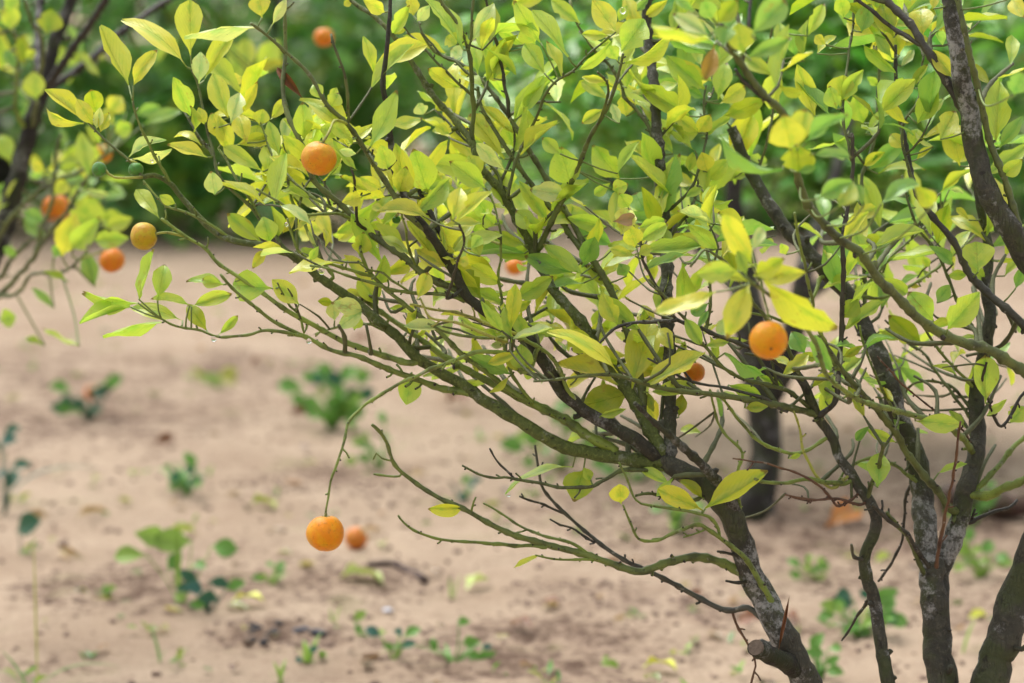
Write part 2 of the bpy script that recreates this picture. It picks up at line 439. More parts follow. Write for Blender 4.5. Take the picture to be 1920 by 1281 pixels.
class LeafMass:
    """many leaves in one mesh (foliage too small or too deep in the crown to pick apart)"""
    def __init__(s): s.v = []; s.f = []; s.c = []; s.u = []
    def add(s, Mx, col, k=None):
        V, Fc = LEAFG[rnd.randrange(len(LEAFG)) if k is None else k]
        b = len(s.v)
        for v in V: s.v.append(tuple(Mx @ Vector(v))); s.c.append(col); s.u.append(v)
        for f in Fc: s.f.append(tuple(i + b for i in f))
    def build(s, name, mat, parent, label=None):
        me = bpy.data.meshes.new(name); me.from_pydata(s.v, [], s.f)
        me.polygons.foreach_set('use_smooth', [True] * len(me.polygons))
        a = me.color_attributes.new('tint', 'FLOAT_COLOR', 'POINT'); a.data.foreach_set('color', [x for c in s.c for x in (*c, 1)])
        a = me.attributes.new('leafuv', 'FLOAT_VECTOR', 'POINT'); a.data.foreach_set('vector', [x for c in s.u for x in c])
        o = link(name, me, mat, parent); o['kind'] = 'stuff'
        if label: o['label'] = label
        return o

# ------------------------------------------------------------------ branches
def smooth(P, sub):
    """Catmull-Rom through (Vector, radius) pairs"""
    out = []
    n = len(P)
    for i in range(n - 1):
        p0, p1, p2, p3 = P[max(i - 1, 0)], P[i], P[i + 1], P[min(i + 2, n - 1)]
        k = max(1, int(round((p2[0] - p1[0]).length / sub)))
        for j in range(k):
            t = j / k
            v = .5 * ((2 * p1[0]) + (-p0[0] + p2[0]) * t + (2 * p0[0] - 5 * p1[0] + 4 * p2[0] - p3[0]) * t * t + (-p0[0] + 3 * p1[0] - 3 * p2[0] + p3[0]) * t ** 3)
            out.append((v, p1[1] + (p2[1] - p1[1]) * t))
    out.append(P[-1]); return out
TW = {'g': (.165, .22, .045), 'G': (.21, .28, .055), 'd': (.050, .046, .034), 'm': (.105, .13, .038), 'r': (.12, .06, .035), 'a': (.072, .070, .052), 'y': (.32, .33, .07), 'k': (.028, .024, .020), 'l': (.13, .165, .042)}
class Tree:
    def __init__(s, root):
        s.root = root; s.br = {}; s.samples = []
    def branch(s, bid, parent, cls, r0, r1, dd, pts, D=None, name=None, mat=None, knobs=True):
        P = [tuple(map(float, q.split(','))) for q in pts.split()]
        d0 = D; first = None; lead = []
        if parent is not None:
            best = min(s.br[parent], key=lambda q: (q[1] - P[0][0]) ** 2 + (q[2] - P[0][1]) ** 2)
            d0 = best[3]
            if math.hypot(best[1] - P[0][0], best[2] - P[0][1]) > 2.5: lead = [(best[1], best[2])]
        A = lead + [(q[0], q[1]) for q in P]
        Ls = [0]
        for a, b in zip(A, A[1:]): Ls.append(Ls[-1] + math.hypot(b[0] - a[0], b[1] - a[1]))
        tot = Ls[-1]
        pr = []
        for (x, y), l in zip(A, Ls):
            t = l / tot
            Dd = d0 + dd * t + .005 * math.sin(l * .02 + r0 * 3) * min(1, l / 60)
            r = (r0 + (r1 - r0) * t) * Dd / F
            pr.append((at(x, y, Dd), r))
        q = smooth(pr, max(.0045, r0 * .45 * d0 / F))
        # small wobble so that twigs are not ruled curves
        n = max(6, min(16, int(r0 * .7) + 5))
        Pn = []; Rn = []
        for i, (v, r) in enumerate(q):
            wv = Vector((noise.noise(v * 75), noise.noise(v * 75 + Vector((9, 0, 0))), noise.noise(v * 60 + Vector((0, 7, 0))))) * (min(r * 1.1, .0018) if r0 < 6 else r * .25)
            if i == 0: wv *= 0
            Pn.append(v + wv); Rn.append(r * (1 + .10 * noise.noise(v * 140)))
        if bid in ('Bs', 'A'):
            for k_, f_ in zip((-4, -3, -2, -1), (.95, .85, .65, .35)): Rn[k_] *= f_
        # nodes: swellings where leaves stood
        if knobs and r0 < 14:
            i = rnd.randint(2, 4)
            while i < len(Rn) - 1:
                Rn[i] *= 1.28
                i += rnd.randint(2, 5)
        mb = MB(); mb.tube(Pn, Rn, n, lump=.13 if r0 >= 9 else .09, seed=len(s.br) * 3.1)
        nf = len(mb.f)
        if knobs:
            step = 2 if r0 < 9 else 5
            for i in range(2, len(Pn) - 1, step):
                if rnd.random() < (.62 if r0 < 9 else .30):
                    t = (Pn[i + 1] - Pn[i - 1]).normalized()
                    a = Matrix.Rotation(rnd.uniform(0, 6.3), 3, t) @ t.orthogonal().normalized()
                    l = rnd.choice([.0005, .0007, .001, .001, .0015, .0015, .0025, .006]) * (1 if r0 < 9 else 1.5)
                    e = Pn[i] + a * (Rn[i] + l) + t * l * .8
                    kr = max(.0007, Rn[i] * .38) if r0 < 9 else .0022
                    mb.tube([Pn[i] + a * Rn[i] * .5, Pn[i] + a * (Rn[i] + l * .5) + t * l * .3, e, e + (a + t) * .0005], [kr * 1.3, kr, kr * 1.15, kr * .4], 5)
        if mat is None: mat = M_TRUNK if r0 >= 17 else M_LIMB if r0 >= 11 else M_TWIG
        nm = name or ('trunk' if r0 >= 17 else 'branch' if r0 >= 5 else 'twig')
        me = mb.mesh(nm); me.materials.append(mat)
        if r0 < 11 and len(mb.f) > nf:
            me.materials.append(M_NODE)
            for pi in range(nf, len(mb.f)):
                if (pi - nf) % 17 >= 10: me.polygons[pi].material_index = 1
        o = link(nm, me, mat, s.root, TW[cls])
        rec = []
        for v, r in zip(Pn, Rn):
            x, y, Dd = px_of(v); rec.append((v, x, y, Dd, r))
        s.br[bid] = rec; s.samples += rec
        return o
    def nearest(s, x, y, D=None, wd=0):
        best = None; bd = 1e9
        for q in s.samples:
            d = (q[1] - x) ** 2 + (q[2] - y) ** 2
            if D is not None: d += (wd * (q[3] - D)) ** 2
            if d < bd: bd = d; best = q
        return best, math.sqrt(bd)

# ================================================================== the yellowing citrus tree in focus
root = empty('citrus_tree', at(1760, 1764, 1.95)); root.location.z = 0
tag(root, 'many-stemmed citrus tree with yellow-green leaves, leaning left over the sand in sharp focus', 'tree', 'citrus trees of the grove')
T = Tree(root)
B = T.branch
# stems (bases below the frame, meeting at the foot of the tree)
B('A', None, 'a', 37, 18.5, -.08, '1775,1790 1715,1640 1590,1430 1537,1340 1495,1250 1466,1190 1442,1135 1412,1085 1391,1018 1366,960 1330,915 1290,888 1250,868 1215,856', D=1.97)
B('Bs', None, 'a', 38, 25, -.03, '1765,1790 1762,1560 1762,1380 1764,1281 1757,1180 1752,1110 1750,1068', D=1.97)
B('Cs', None, 'a', 17, 8, -.06, '1755,1790 1718,1500 1668,1290 1652,1209 1640,1130 1624,1075 1621,1046 1636,1005 1643,975 1632,944 1609,910 1582,870 1569,850 1563,826 1532,779 1508,722 1480,680', D=1.96)
B('Ds', None, 'a', 42, 14, -.12, '1790,1790 1808,1560 1850,1300 1884,1186 1926,1070 1962,984 2000,880 2024,760 2010,640 1965,545 1918,475 1884,415 1850,352 1830,285 1817,218 1803,134 1787,50 1776,-30 1770,-90', D=1.97)
B('B1', 'Bs', 'a', 24, 10, .10, '1750,1130 1748,1070 1736,1000 1728,917 1714,850 1690,795 1674,745 1655,680 1618,612 1585,548 1540,500 1500,455 1460,412 1414,336 1391,290 1372,240')
B('B2', 'Bs', 'a', 21, 4, .05, '1760,1130 1760,1075 1777,1035 1797,984 1810,917 1830,850 1834,800 1831,736 1847,655 1856,590 1850,534 1854,467 1840,400 1830,330 1832,240 1826,170')
# fork of the leaning trunk
B('A1', 'A', 'd', 14, 3.2, -.05, '1235,862 1195,828 1148,799 1094,769 1050,729 1022,685 993,640 930,600 879,558 852,511 826,467 800,430 772,396 742,322 732,262 727,201 718,161 728,67 732,0 734,-40')
B('A2', 'A', 'l', 14.5, 4.5, .02, '1235,868 1180,860 1110,850 1060,838 1010,812 967,786 916,756 866,722 816,692 782,672 745,632 708,601 658,561 591,514 560,484 503,464 433,450 396,430 339,369 322,346 289,329 268,332')
B('A14', 'A', 'l', 12, 3.4, .08, '1238,850 1208,786 1161,710 1135,679 1088,601 1037,544 994,457 977,430 943,362 906,319 883,265 850,222 812,181 792,148 738,67 701,30 665,7 640,-15')
B('A16', 'A14', 'm', 8, 3, .05, '1205,780 1200,700 1168,601 1148,551 1121,501 1071,444 1050,410 1004,356 960,295 930,248 903,201 896,164')
B('A17', 'A16', 'm', 6, 2.6, .04, '1098,470 1077,423 1030,346 983,265 943,201 900,148 859,117 816,97 789,60')
B('A20', 'A', 'a', 12, 8, .12, '1260,880 1255,820 1256,700 1250,580 1250,500 1245,380 1232,250 1225,150 1215,60 1210,-40')
B('A24', 'A', 'd', 11, 4, -.10, '1380,961 1356,917 1312,868 1262,822 1222,788 1190,756')
B('A8', 'A2', 'g', 9.5, 4, .04, '1150,842 1118,826 1050,782 983,749 916,715 849,679 782,632 708,581 668,548')
B('A9', 'A8', 'g', 6, 3, -.03, '1064,793 967,739 896,685 869,668 816,615 762,574 695,514 675,467')
B('A3', 'A2', 'G', 6, 2.6, -.04, '782,679 760,680 722,668 648,642 597,615 547,588 503,558 470,534 413,497 386,467 349,444 302,410')
B('A4', 'A2', 'g', 6.5, 2.4, -.06, '885,738 832,729 782,712 728,692 671,668 624,658 574,632 517,605 477,575 436,541 413,514')
B('A5', 'A4', 'g', 3.4, 2, -.03, '574,630 503,621 463,628 413,632 369,618 329,611 302,598')
B('A6', 'A8', 'g', 3, 1.8, .03, '725,608 690,606 648,611 610,620 591,628')
B('A11', 'A1', 'm', 7, 3, .05, '885,568 852,542 802,520 755,480 715,454 668,413 640,385 587,336 567,275 544,228 530,174 535,101 534,17 533,-30')
B('A12', 'A1', 'm', 6, 2.6, -.05, '800,432 765,403 715,329 681,275 651,232 614,198 581,141 540,101 493,60 470,44')
B('A13', 'A12', 'm', 3, 2.4, -.02, '654,222 651,168 641,124 624,80 621,64')
B('A15', 'A14', 'm', 4.5, 3, -.05, '884,268 886,200 883,134 881,101 863,57 826,0 812,-30')
B('A15b', 'A15', 'm', 3, 2.4, .0, '880,92 884,50 888,0 890,-20')
B('A18', 'A14', 'm', 6, 2.6, -.1, '1012,464 1027,430 1077,329 1108,255 1141,198 1161,134 1168,101')
B('A19', 'A16', 'm', 3.6, 2, -.06, '953,372 970,295 1005,225 1030,164 1074,134 1100,105 1128,81')
B('A22', 'A15', 'm', 3, 2, .0, '881,176 836,134 799,94 762,60')
B('A22b', 'A15', 'm', 2.8, 1.8, .02, '880,140 852,115 832,107 792,60 785,40')
B('A23', 'A17', 'd', 3.6, 2.4, -.02, '957,222 950,180 940,117 923,50 910,0 902,-30')
B('A1b', 'A1', 'k', 6, 3, .04, '865,530 840,470 800,385 770,330 745,310 ')
B('A25', 'A2', 'g', 3, 2, -.03, '322,346 295,302 275,262 262,235 250,200 248,188')
B('A26', 'A2', 'm', 2.8, 1.8, .02, '268,332 252,312 242,302 201,268 168,232 150,205')
B('A27', 'A2', 'g', 3, 2, .0, '430,448 386,416 340,396 312,386 285,360 268,339')
B('A28', 'A2', 'm', 4, 2, .03, '590,514 548,478 503,430 470,392 440,362 412,335 403,300 390,250 380,195 372,160 360,130')
B('A29', 'A28', 'm', 3, 1.8, .03, '403,300 392,280 375,258 368,248 352,222 345,205')
B('A30', 'A28', 'g', 3.2, 1.8, .02, '503,430 480,400 465,370 440,330 425,300 410,278')
B('A31', 'A11', 'g', 3.2, 1.8, .04, '640,400 600,378 560,350 535,325 510,290 495,250 488,228')
B('A32', 'A2', 'g', 3.6, 2, .04, '625,520 600,480 575,430 560,400 545,370 540,330 538,290')
B('A33', 'A9', 'g', 3.4, 2, -.04, '700,520 660,505 620,497 595,490 560,470 548,440 540,410')
B('A34', 'A2', 'm', 3, 2, .05, '560,486 555,440 560,390 575,345 590,330')
B('A35', 'A11', 'd', 3.4, 2, -.04, '690,432 672,420 668,380 664,340 658,318')
B('A36', 'A11', 'g', 3.2, 2, -.03, '668,416 640,402 600,402 560,400 520,378 480,355')
B('A37', 'A12', 'm', 3.2, 2, -.02, '700,312 690,290 720,318 742,300')
B('A38', 'A1', 'y', 3.6, 2, -.05, '993,640 963,625 925,612 889,598 855,586 816,581 770,570')
B('A39', 'A1', 'g', 4.4, 2.2, -.06, '1085,768 1034,672 993,642 963,633 883,632 829,618 802,608')
B('A40', 'A39', 'y', 3.4, 2, -.03, '950,640 916,628 866,608 836,601 806,595 795,575 789,561')
B('A41', 'A11', 'g', 4, 2, -.04, '872,562 830,552 765,548 730,540 695,531 650,515 614,504 580,498')
B('A42', 'A41', 'g', 2.6, 1.6, -.02, '765,546 735,525 720,512 690,505 672,492')
B('A43', 'A1', 'd', 3.4, 2, -.1, '838,560 850,520 858,490 870,455 862,420 ')
B('A44', 'A11', 'g', 2.8, 1.8, -.05, '780,500 768,470 762,440 755,410 748,380')
B('A45', 'A8', 'g', 2.8, 1.8, .0, '765,652 730,625 700,610 686,590 650,560')
B('A46', 'A3', 'g', 2.4, 1.6, -.02, '570,624 565,600 562,590 545,575 530,550 520,530') 
B('A47', 'A18', 'm', 3, 2, -.05, '1120,235 1135,195 1140,160 1120,135')
B('A48', 'A14', 'm', 3.2, 2, .03, '940,358 935,330 900,290 870,260 835,225 815,205')
B('A49', 'A9', 'g', 3.4, 2, .0, '1000,760 960,700 945,650 940,560 935,520 940,450 930,400 918,362')
B('F1', 'A39', 'G', 4.6, 1.9, -.05, '985,700 960,668 933,660 883,664 816,690 748,722 681,762 655,786 644,830 638,850 624,890 614,937 611,962')
# low twigs near the trunk
B('L1', 'A', 'l', 8.4, 3.0, -.05, '1390,1075 1356,1055 1312,1045 1262,1051 1222,1065 1192,1071 1128,1051 1077,1035 1027,1021 950,998 869,954 829,937 782,907 740,872 725,830 710,808 697,796')
B('L1b', 'L1', 'g', 4, 2, -.03, '1024,1024 943,1021 852,1014 789,1001 759,981 747,966')
B('L1c', 'L1', 'g', 3.4, 1.8, .03, '1108,1045 1067,1018 1017,1004 963,978 930,958 906,944')
B('L1d', 'L1', 'g', 2.6, 1.5, -.02, '1118,1051 1070,1049 1037,1048 1004,1041')
B('L1e', 'L1', 'g', 2.4, 2, 0, '750,893 725,893 701,890')
B('L1f', 'L1', 'g', 2.4, 1.7, 0, '733,865 715,860 705,850 700,862')
B('L1g', 'L1', 'g', 2.4, 1.6, -.01, '884,955 888,940 892,932')
B('L2', 'A', 'a', 6, 2.2, .05, '1430,1160 1403,1139 1363,1145 1306,1118 1245,1085 1161,1045 1111,1008 1061,964 1020,920 1010,880 1003,835')
B('L2b', 'L2', 'd', 2.8, 2, 0, '1061,964 1020,947 1000,942 973,931')
B('L2c', 'L2', 'd', 2.8, 1.8, 0, '1114,1018 1071,991 1050,985 1030,974')
B('L3', 'A', 'g', 6, 2.0, -.10, '1452,1140 1413,1071 1396,1045 1363,1018 1329,994 1309,984 1280,992 1252,1004 1232,1014 1198,1011 1181,978 1168,947')
B('L3b', 'L3', 'g', 3.4, 1.7, -.03, '1349,1000 1335,975 1316,964 1262,954 1215,947 1192,937 1175,900 1161,867')
B('L3c', 'L3', 'g', 2.2, 1.6, 0, '1320,994 1300,1003 1282,1008')
B('L4', 'A', 'm', 4.6, 2, -.04, '1250,880 1195,880 1148,890 1120,908 1104,914 1054,914 960,897 930,897 896,887 866,875')
B('L4b', 'L4', 'd', 2.6, 1.8, 0, '965,898 940,873 925,855 917,841')
B('L5', 'A', 'm', 4, 2.5, -.03, '1300,938 1249,932 1215,926 1192,929')
B('L6', 'A', 'd', 4, 2.4, -.03, '1400,1090 1380,1092 1362,1089')
B('L7', 'A', 'd', 3.6, 2.4, -.03, '1380,1040 1360,1036 1345,1033')
B('L8', 'L2', 'r', 2.8, 1.8, 0, '1373,1149 1380,1170 1393,1192 1416,1236 1414,1260 1408,1285')
B('stub', 'A', 'k', 19, 17, -.06, '1505,1262 1472,1243 1440,1226 1417,1214', name='cut_stub', mat=M_LIMB, knobs=False)
q_ = T.br['stub'][-1]; q0_ = T.br['stub'][-3]; ax_ = (q_[0] - q0_[0]).normalized(); mb = MB()
mb.tube([q_[0] - ax_ * .001, q_[0] + ax_ * .0006], [q_[4] * .97, q_[4] * .9], 14)
link('cut_face', mb.mesh('cut_face', False), plain('cut_wood', (.16, .12, .09), .85, .5, 400), root)
# right-hand branches
B('C2', 'Cs', 'd', 5.5, 3.2, -.03, '1532,782 1552,770 1569,746 1575,668 1579,601 1582,501 1582,440 1590,380 1600,320 1596,250')
B('C3', 'Cs', 'm', 7, 2.2, -.10, '1540,786 1525,776 1468,762 1380,745 1330,739 1295,736 1240,728 1195,715 1150,703 1094,705 1040,712 1000,715')
B('C5', 'C3', 'a', 3.4, 1.8, -.03, '1475,772 1430,746 1363,729 1296,715 1255,695 1215,672')
B('C5b', 'C5', 'a', 2.6, 2, -.01, '1300,718 1285,700 1274,690 1273,662')
B('C4', 'Cs', 'm', 4.6, 2, -.06, '1524,772 1484,736 1440,722 1396,712 1356,689 1329,658 1300,620 1275,590 1250,560 1215,525')
B('C6', 'Cs', 'd', 5, 2.4, -.05, '1500,712 1450,672 1406,652 1363,635 1312,615 1269,598 1245,560 1225,528 1205,485 1202,460 1198,444')
B('C7', 'C6', 'd', 4, 2.2, 0, '1269,601 1232,604 1195,605 1161,611 1138,628 1111,658')
B('C8', 'B2', 'g', 6, 3.2, -.34, '1826,850 1803,820 1770,796 1743,786 1700,775 1649,762 1609,749 1582,732 1548,700 1530,645 1504,608 1463,568 1410,531')
B('C8b', 'B1', 'g', 4, 2, -.1, '1555,515 1540,520 1500,600 1440,593 1400,588 1370,598')
B('C9', 'B2', 'm', 7.5, 4.5, -.12, '1782,955 1760,925 1700,850 1683,816 1642,766 1582,699 1558,662 1530,630')
B('E1', 'Ds', 'm', 10.5, 6, -.28, '2000,860 1970,740 1918,695 1850,655 1783,635 1726,601 1683,558 1642,517 1616,477 1582,454 1548,423 1515,385 1497,340 1485,270 1471,218 1428,174 1391,121 1357,67 1347,47')
B('E1b', 'E1', 'd', 4.5, 3, -.02, '1440,190 1415,170 1392,150 1380,130')
B('E1c', 'E1', 'd', 3.5, 3, .0, '1391,121 1400,60 1407,20 1410,-20')
B('D2', 'Ds', 'd', 9, 6, .02, '1815,215 1803,201 1770,141 1736,91 1706,44 1659,0 1640,-20')
B('D3', 'D2', 'd', 4.4, 3, .02, '1725,84 1666,47 1609,0 1590,-16')
B('D4', 'Ds', 'm', 7, 5, -.06, '1940,520 1911,430 1884,336 1857,268 1834,168 1810,67 1797,0 1792,-40')
B('G1', 'Ds', 'd', 9, 3, .06, '2010,700 1918,608 1850,548 1817,514 1793,460 1750,407 1716,356 1703,292 1683,201 1679,84')
B('G2', 'B2', 'm', 3.6, 2.2, .0, '1842,650 1834,635 1790,551 1763,484 1723,430 1706,390 1690,330')
B('G3', 'B2', 'g', 3.4, 2.2, -.04, '1830,730 1790,690 1760,658 1736,615 1726,590')
B('G4', 'B2', 'r', 2.4, 1.6, -.1, '1815,830 1810,813 1775,785 1740,759 1689,719 1665,690 1646,668')
B('G5', 'G1', 'k', 3.4, 2.4, -.05, '1960,700 1920,735 1877,799 1847,736 1843,705 1850,679')
B('G6', 'B2', 'k', 5, 2.5, .02, '1815,978 1817,981 1850,964 1894,954 1907,937')
B('G7', 'B2', 'g', 9, 6, -.05, '1808,925 1850,931 1884,914 1920,900 1980,860')
B('G8', 'B2', 'g', 5.5, 4, .02, '1822,930 1834,917 1884,857 1925,815 1990,760')
B('G9', 'Bs', 'r', 3.8, 2.2, -.08, '1753,1085 1766,1001 1783,917 1793,850 1800,790')
B('G10', 'Bs', 'd', 4.6, 4, -.05, '1750,1075 1699,1001 1666,974 1636,944')
B('G11', 'Bs', 'm', 4.6, 3.6, -.04, '1733,1075 1715,1030 1695,1000 1662,960')
B('G12', 'Cs', 'r', 3, 1.7, -.05, '1616,947 1570,935 1522,937 1471,927')
B('G13', 'Cs', 'r', 3, 1.5, -.09, '1575,950 1555,930 1530,905 1481,883 1430,868 1374,860')
B('G12b', 'G12', 'r', 2.2, 1.5, 0, '1540,936 1515,940 1490,934 1472,925')
B('G14', 'Cs', 'g', 4.6, 3, -.05, '1585,908 1560,902 1498,900 1470,906 1438,904 1415,898')
B('G15', 'Cs', 'y', 3.2, 2, -.03, '1575,905 1558,914 1528,887 1508,850 1500,810 1488,770')
B('G16', 'B1', 'g', 4, 2.4, -.04, '1735,915 1700,892 1683,873 1632,860 1592,877 1572,905')
B('G17', 'Cs', 'm', 4.6, 3, -.04, '1625,940 1635,905 1649,870 1655,830')
B('G18', 'B1', 'd', 3, 2.4, .04, '1722,900 1700,925 1692,1010 1668,1060 1646,1090')
B('G19', 'Cs', 'd', 3.2, 2, .04, '1634,1110 1626,1128 1602,1165 1579,1202')
B('G20', 'Cs', 'a', 4, 2.6, -.03, '1618,1052 1603,1044 1597,1030 1595,1021')
B('G21', 'B1', 'g', 3.2, 2, -.04, '1690,800 1660,740 1640,700 1620,650 1612,610')
B('G22', 'B2', 'm', 3.2, 2.2, .05, '1832,800 1790,745 1755,700 1735,665 1700,640 1660,600')
B('G23', 'B2', 'm', 3, 2, .05, '1834,790 1800,740 1770,720 1730,715 1705,725 1690,760 1680,800')
B('G24', 'B1', 'g', 3.2, 2, .04, '1590,550 1640,560 1700,540 1760,500 1820,450 1870,400')
B('G25', 'B1', 'g', 3, 2, .03, '1600,560 1655,500 1700,455 1740,420 1765,395')
B('G26', 'C9', 'g', 4, 2.4, -.08, '1570,690 1545,640 1528,600 1522,560 1512,510 1500,460 1490,400')
B('G27', 'A', 'G', 3.4, 2.2, -.03, '1392,1000 1380,900 1390,850 1350,800 1330,730')
B('G28', 'Cs', 'G', 4, 2.2, -.02, '1555,815 1500,850 1440,835 1395,800 1370,765 1345,740')
B('G29', 'B1', 'm', 4, 2.5, .03, '1620,612 1622,540 1618,470 1612,400 1618,330 1640,260 1645,180 1650,120')
B('G30', 'C2', 'm', 3, 2, .05, '1596,300 1580,210 1590,120 1600,40 1602,-20')
B('G31', 'G1', 'm', 3, 2, .03, '1716,356 1700,300 1690,240 1720,190 1730,120 1745,60')
B('G32', 'B1', 'm', 3, 2, 0, '1414,336 1440,260 1450,180 1440,110 1450,40')
B('G33', 'A20', 'm', 3.2, 2, .02, '1246,400 1290,360 1310,320 1325,250 1318,200 1325,160')
B('G34', 'A20', 'm', 3.2, 2, .02, '1245,460 1275,420 1300,380 1312,330 1305,290')
B('G35', 'A20', 'm', 4, 2, .02, '1232,270 1210,230 1195,205 1172,180 1165,160 1140,120 1110,90 1080,40 1070,0')
B('G36', 'C8', 'G', 2.4, 1.6, 0, '1427,535 1425,524 1430,551 1438,580 1443,603')
B('G37', 'C6', 'm', 3, 2, 0, '1325,618 1332,560 1330,500 1325,450 1340,420')
B('G38', 'Cs', 'm', 4, 2.4, -.12, '1508,722 1470,640 1430,590 1400,550 1370,500 1345,480 1320,470 1295,500')

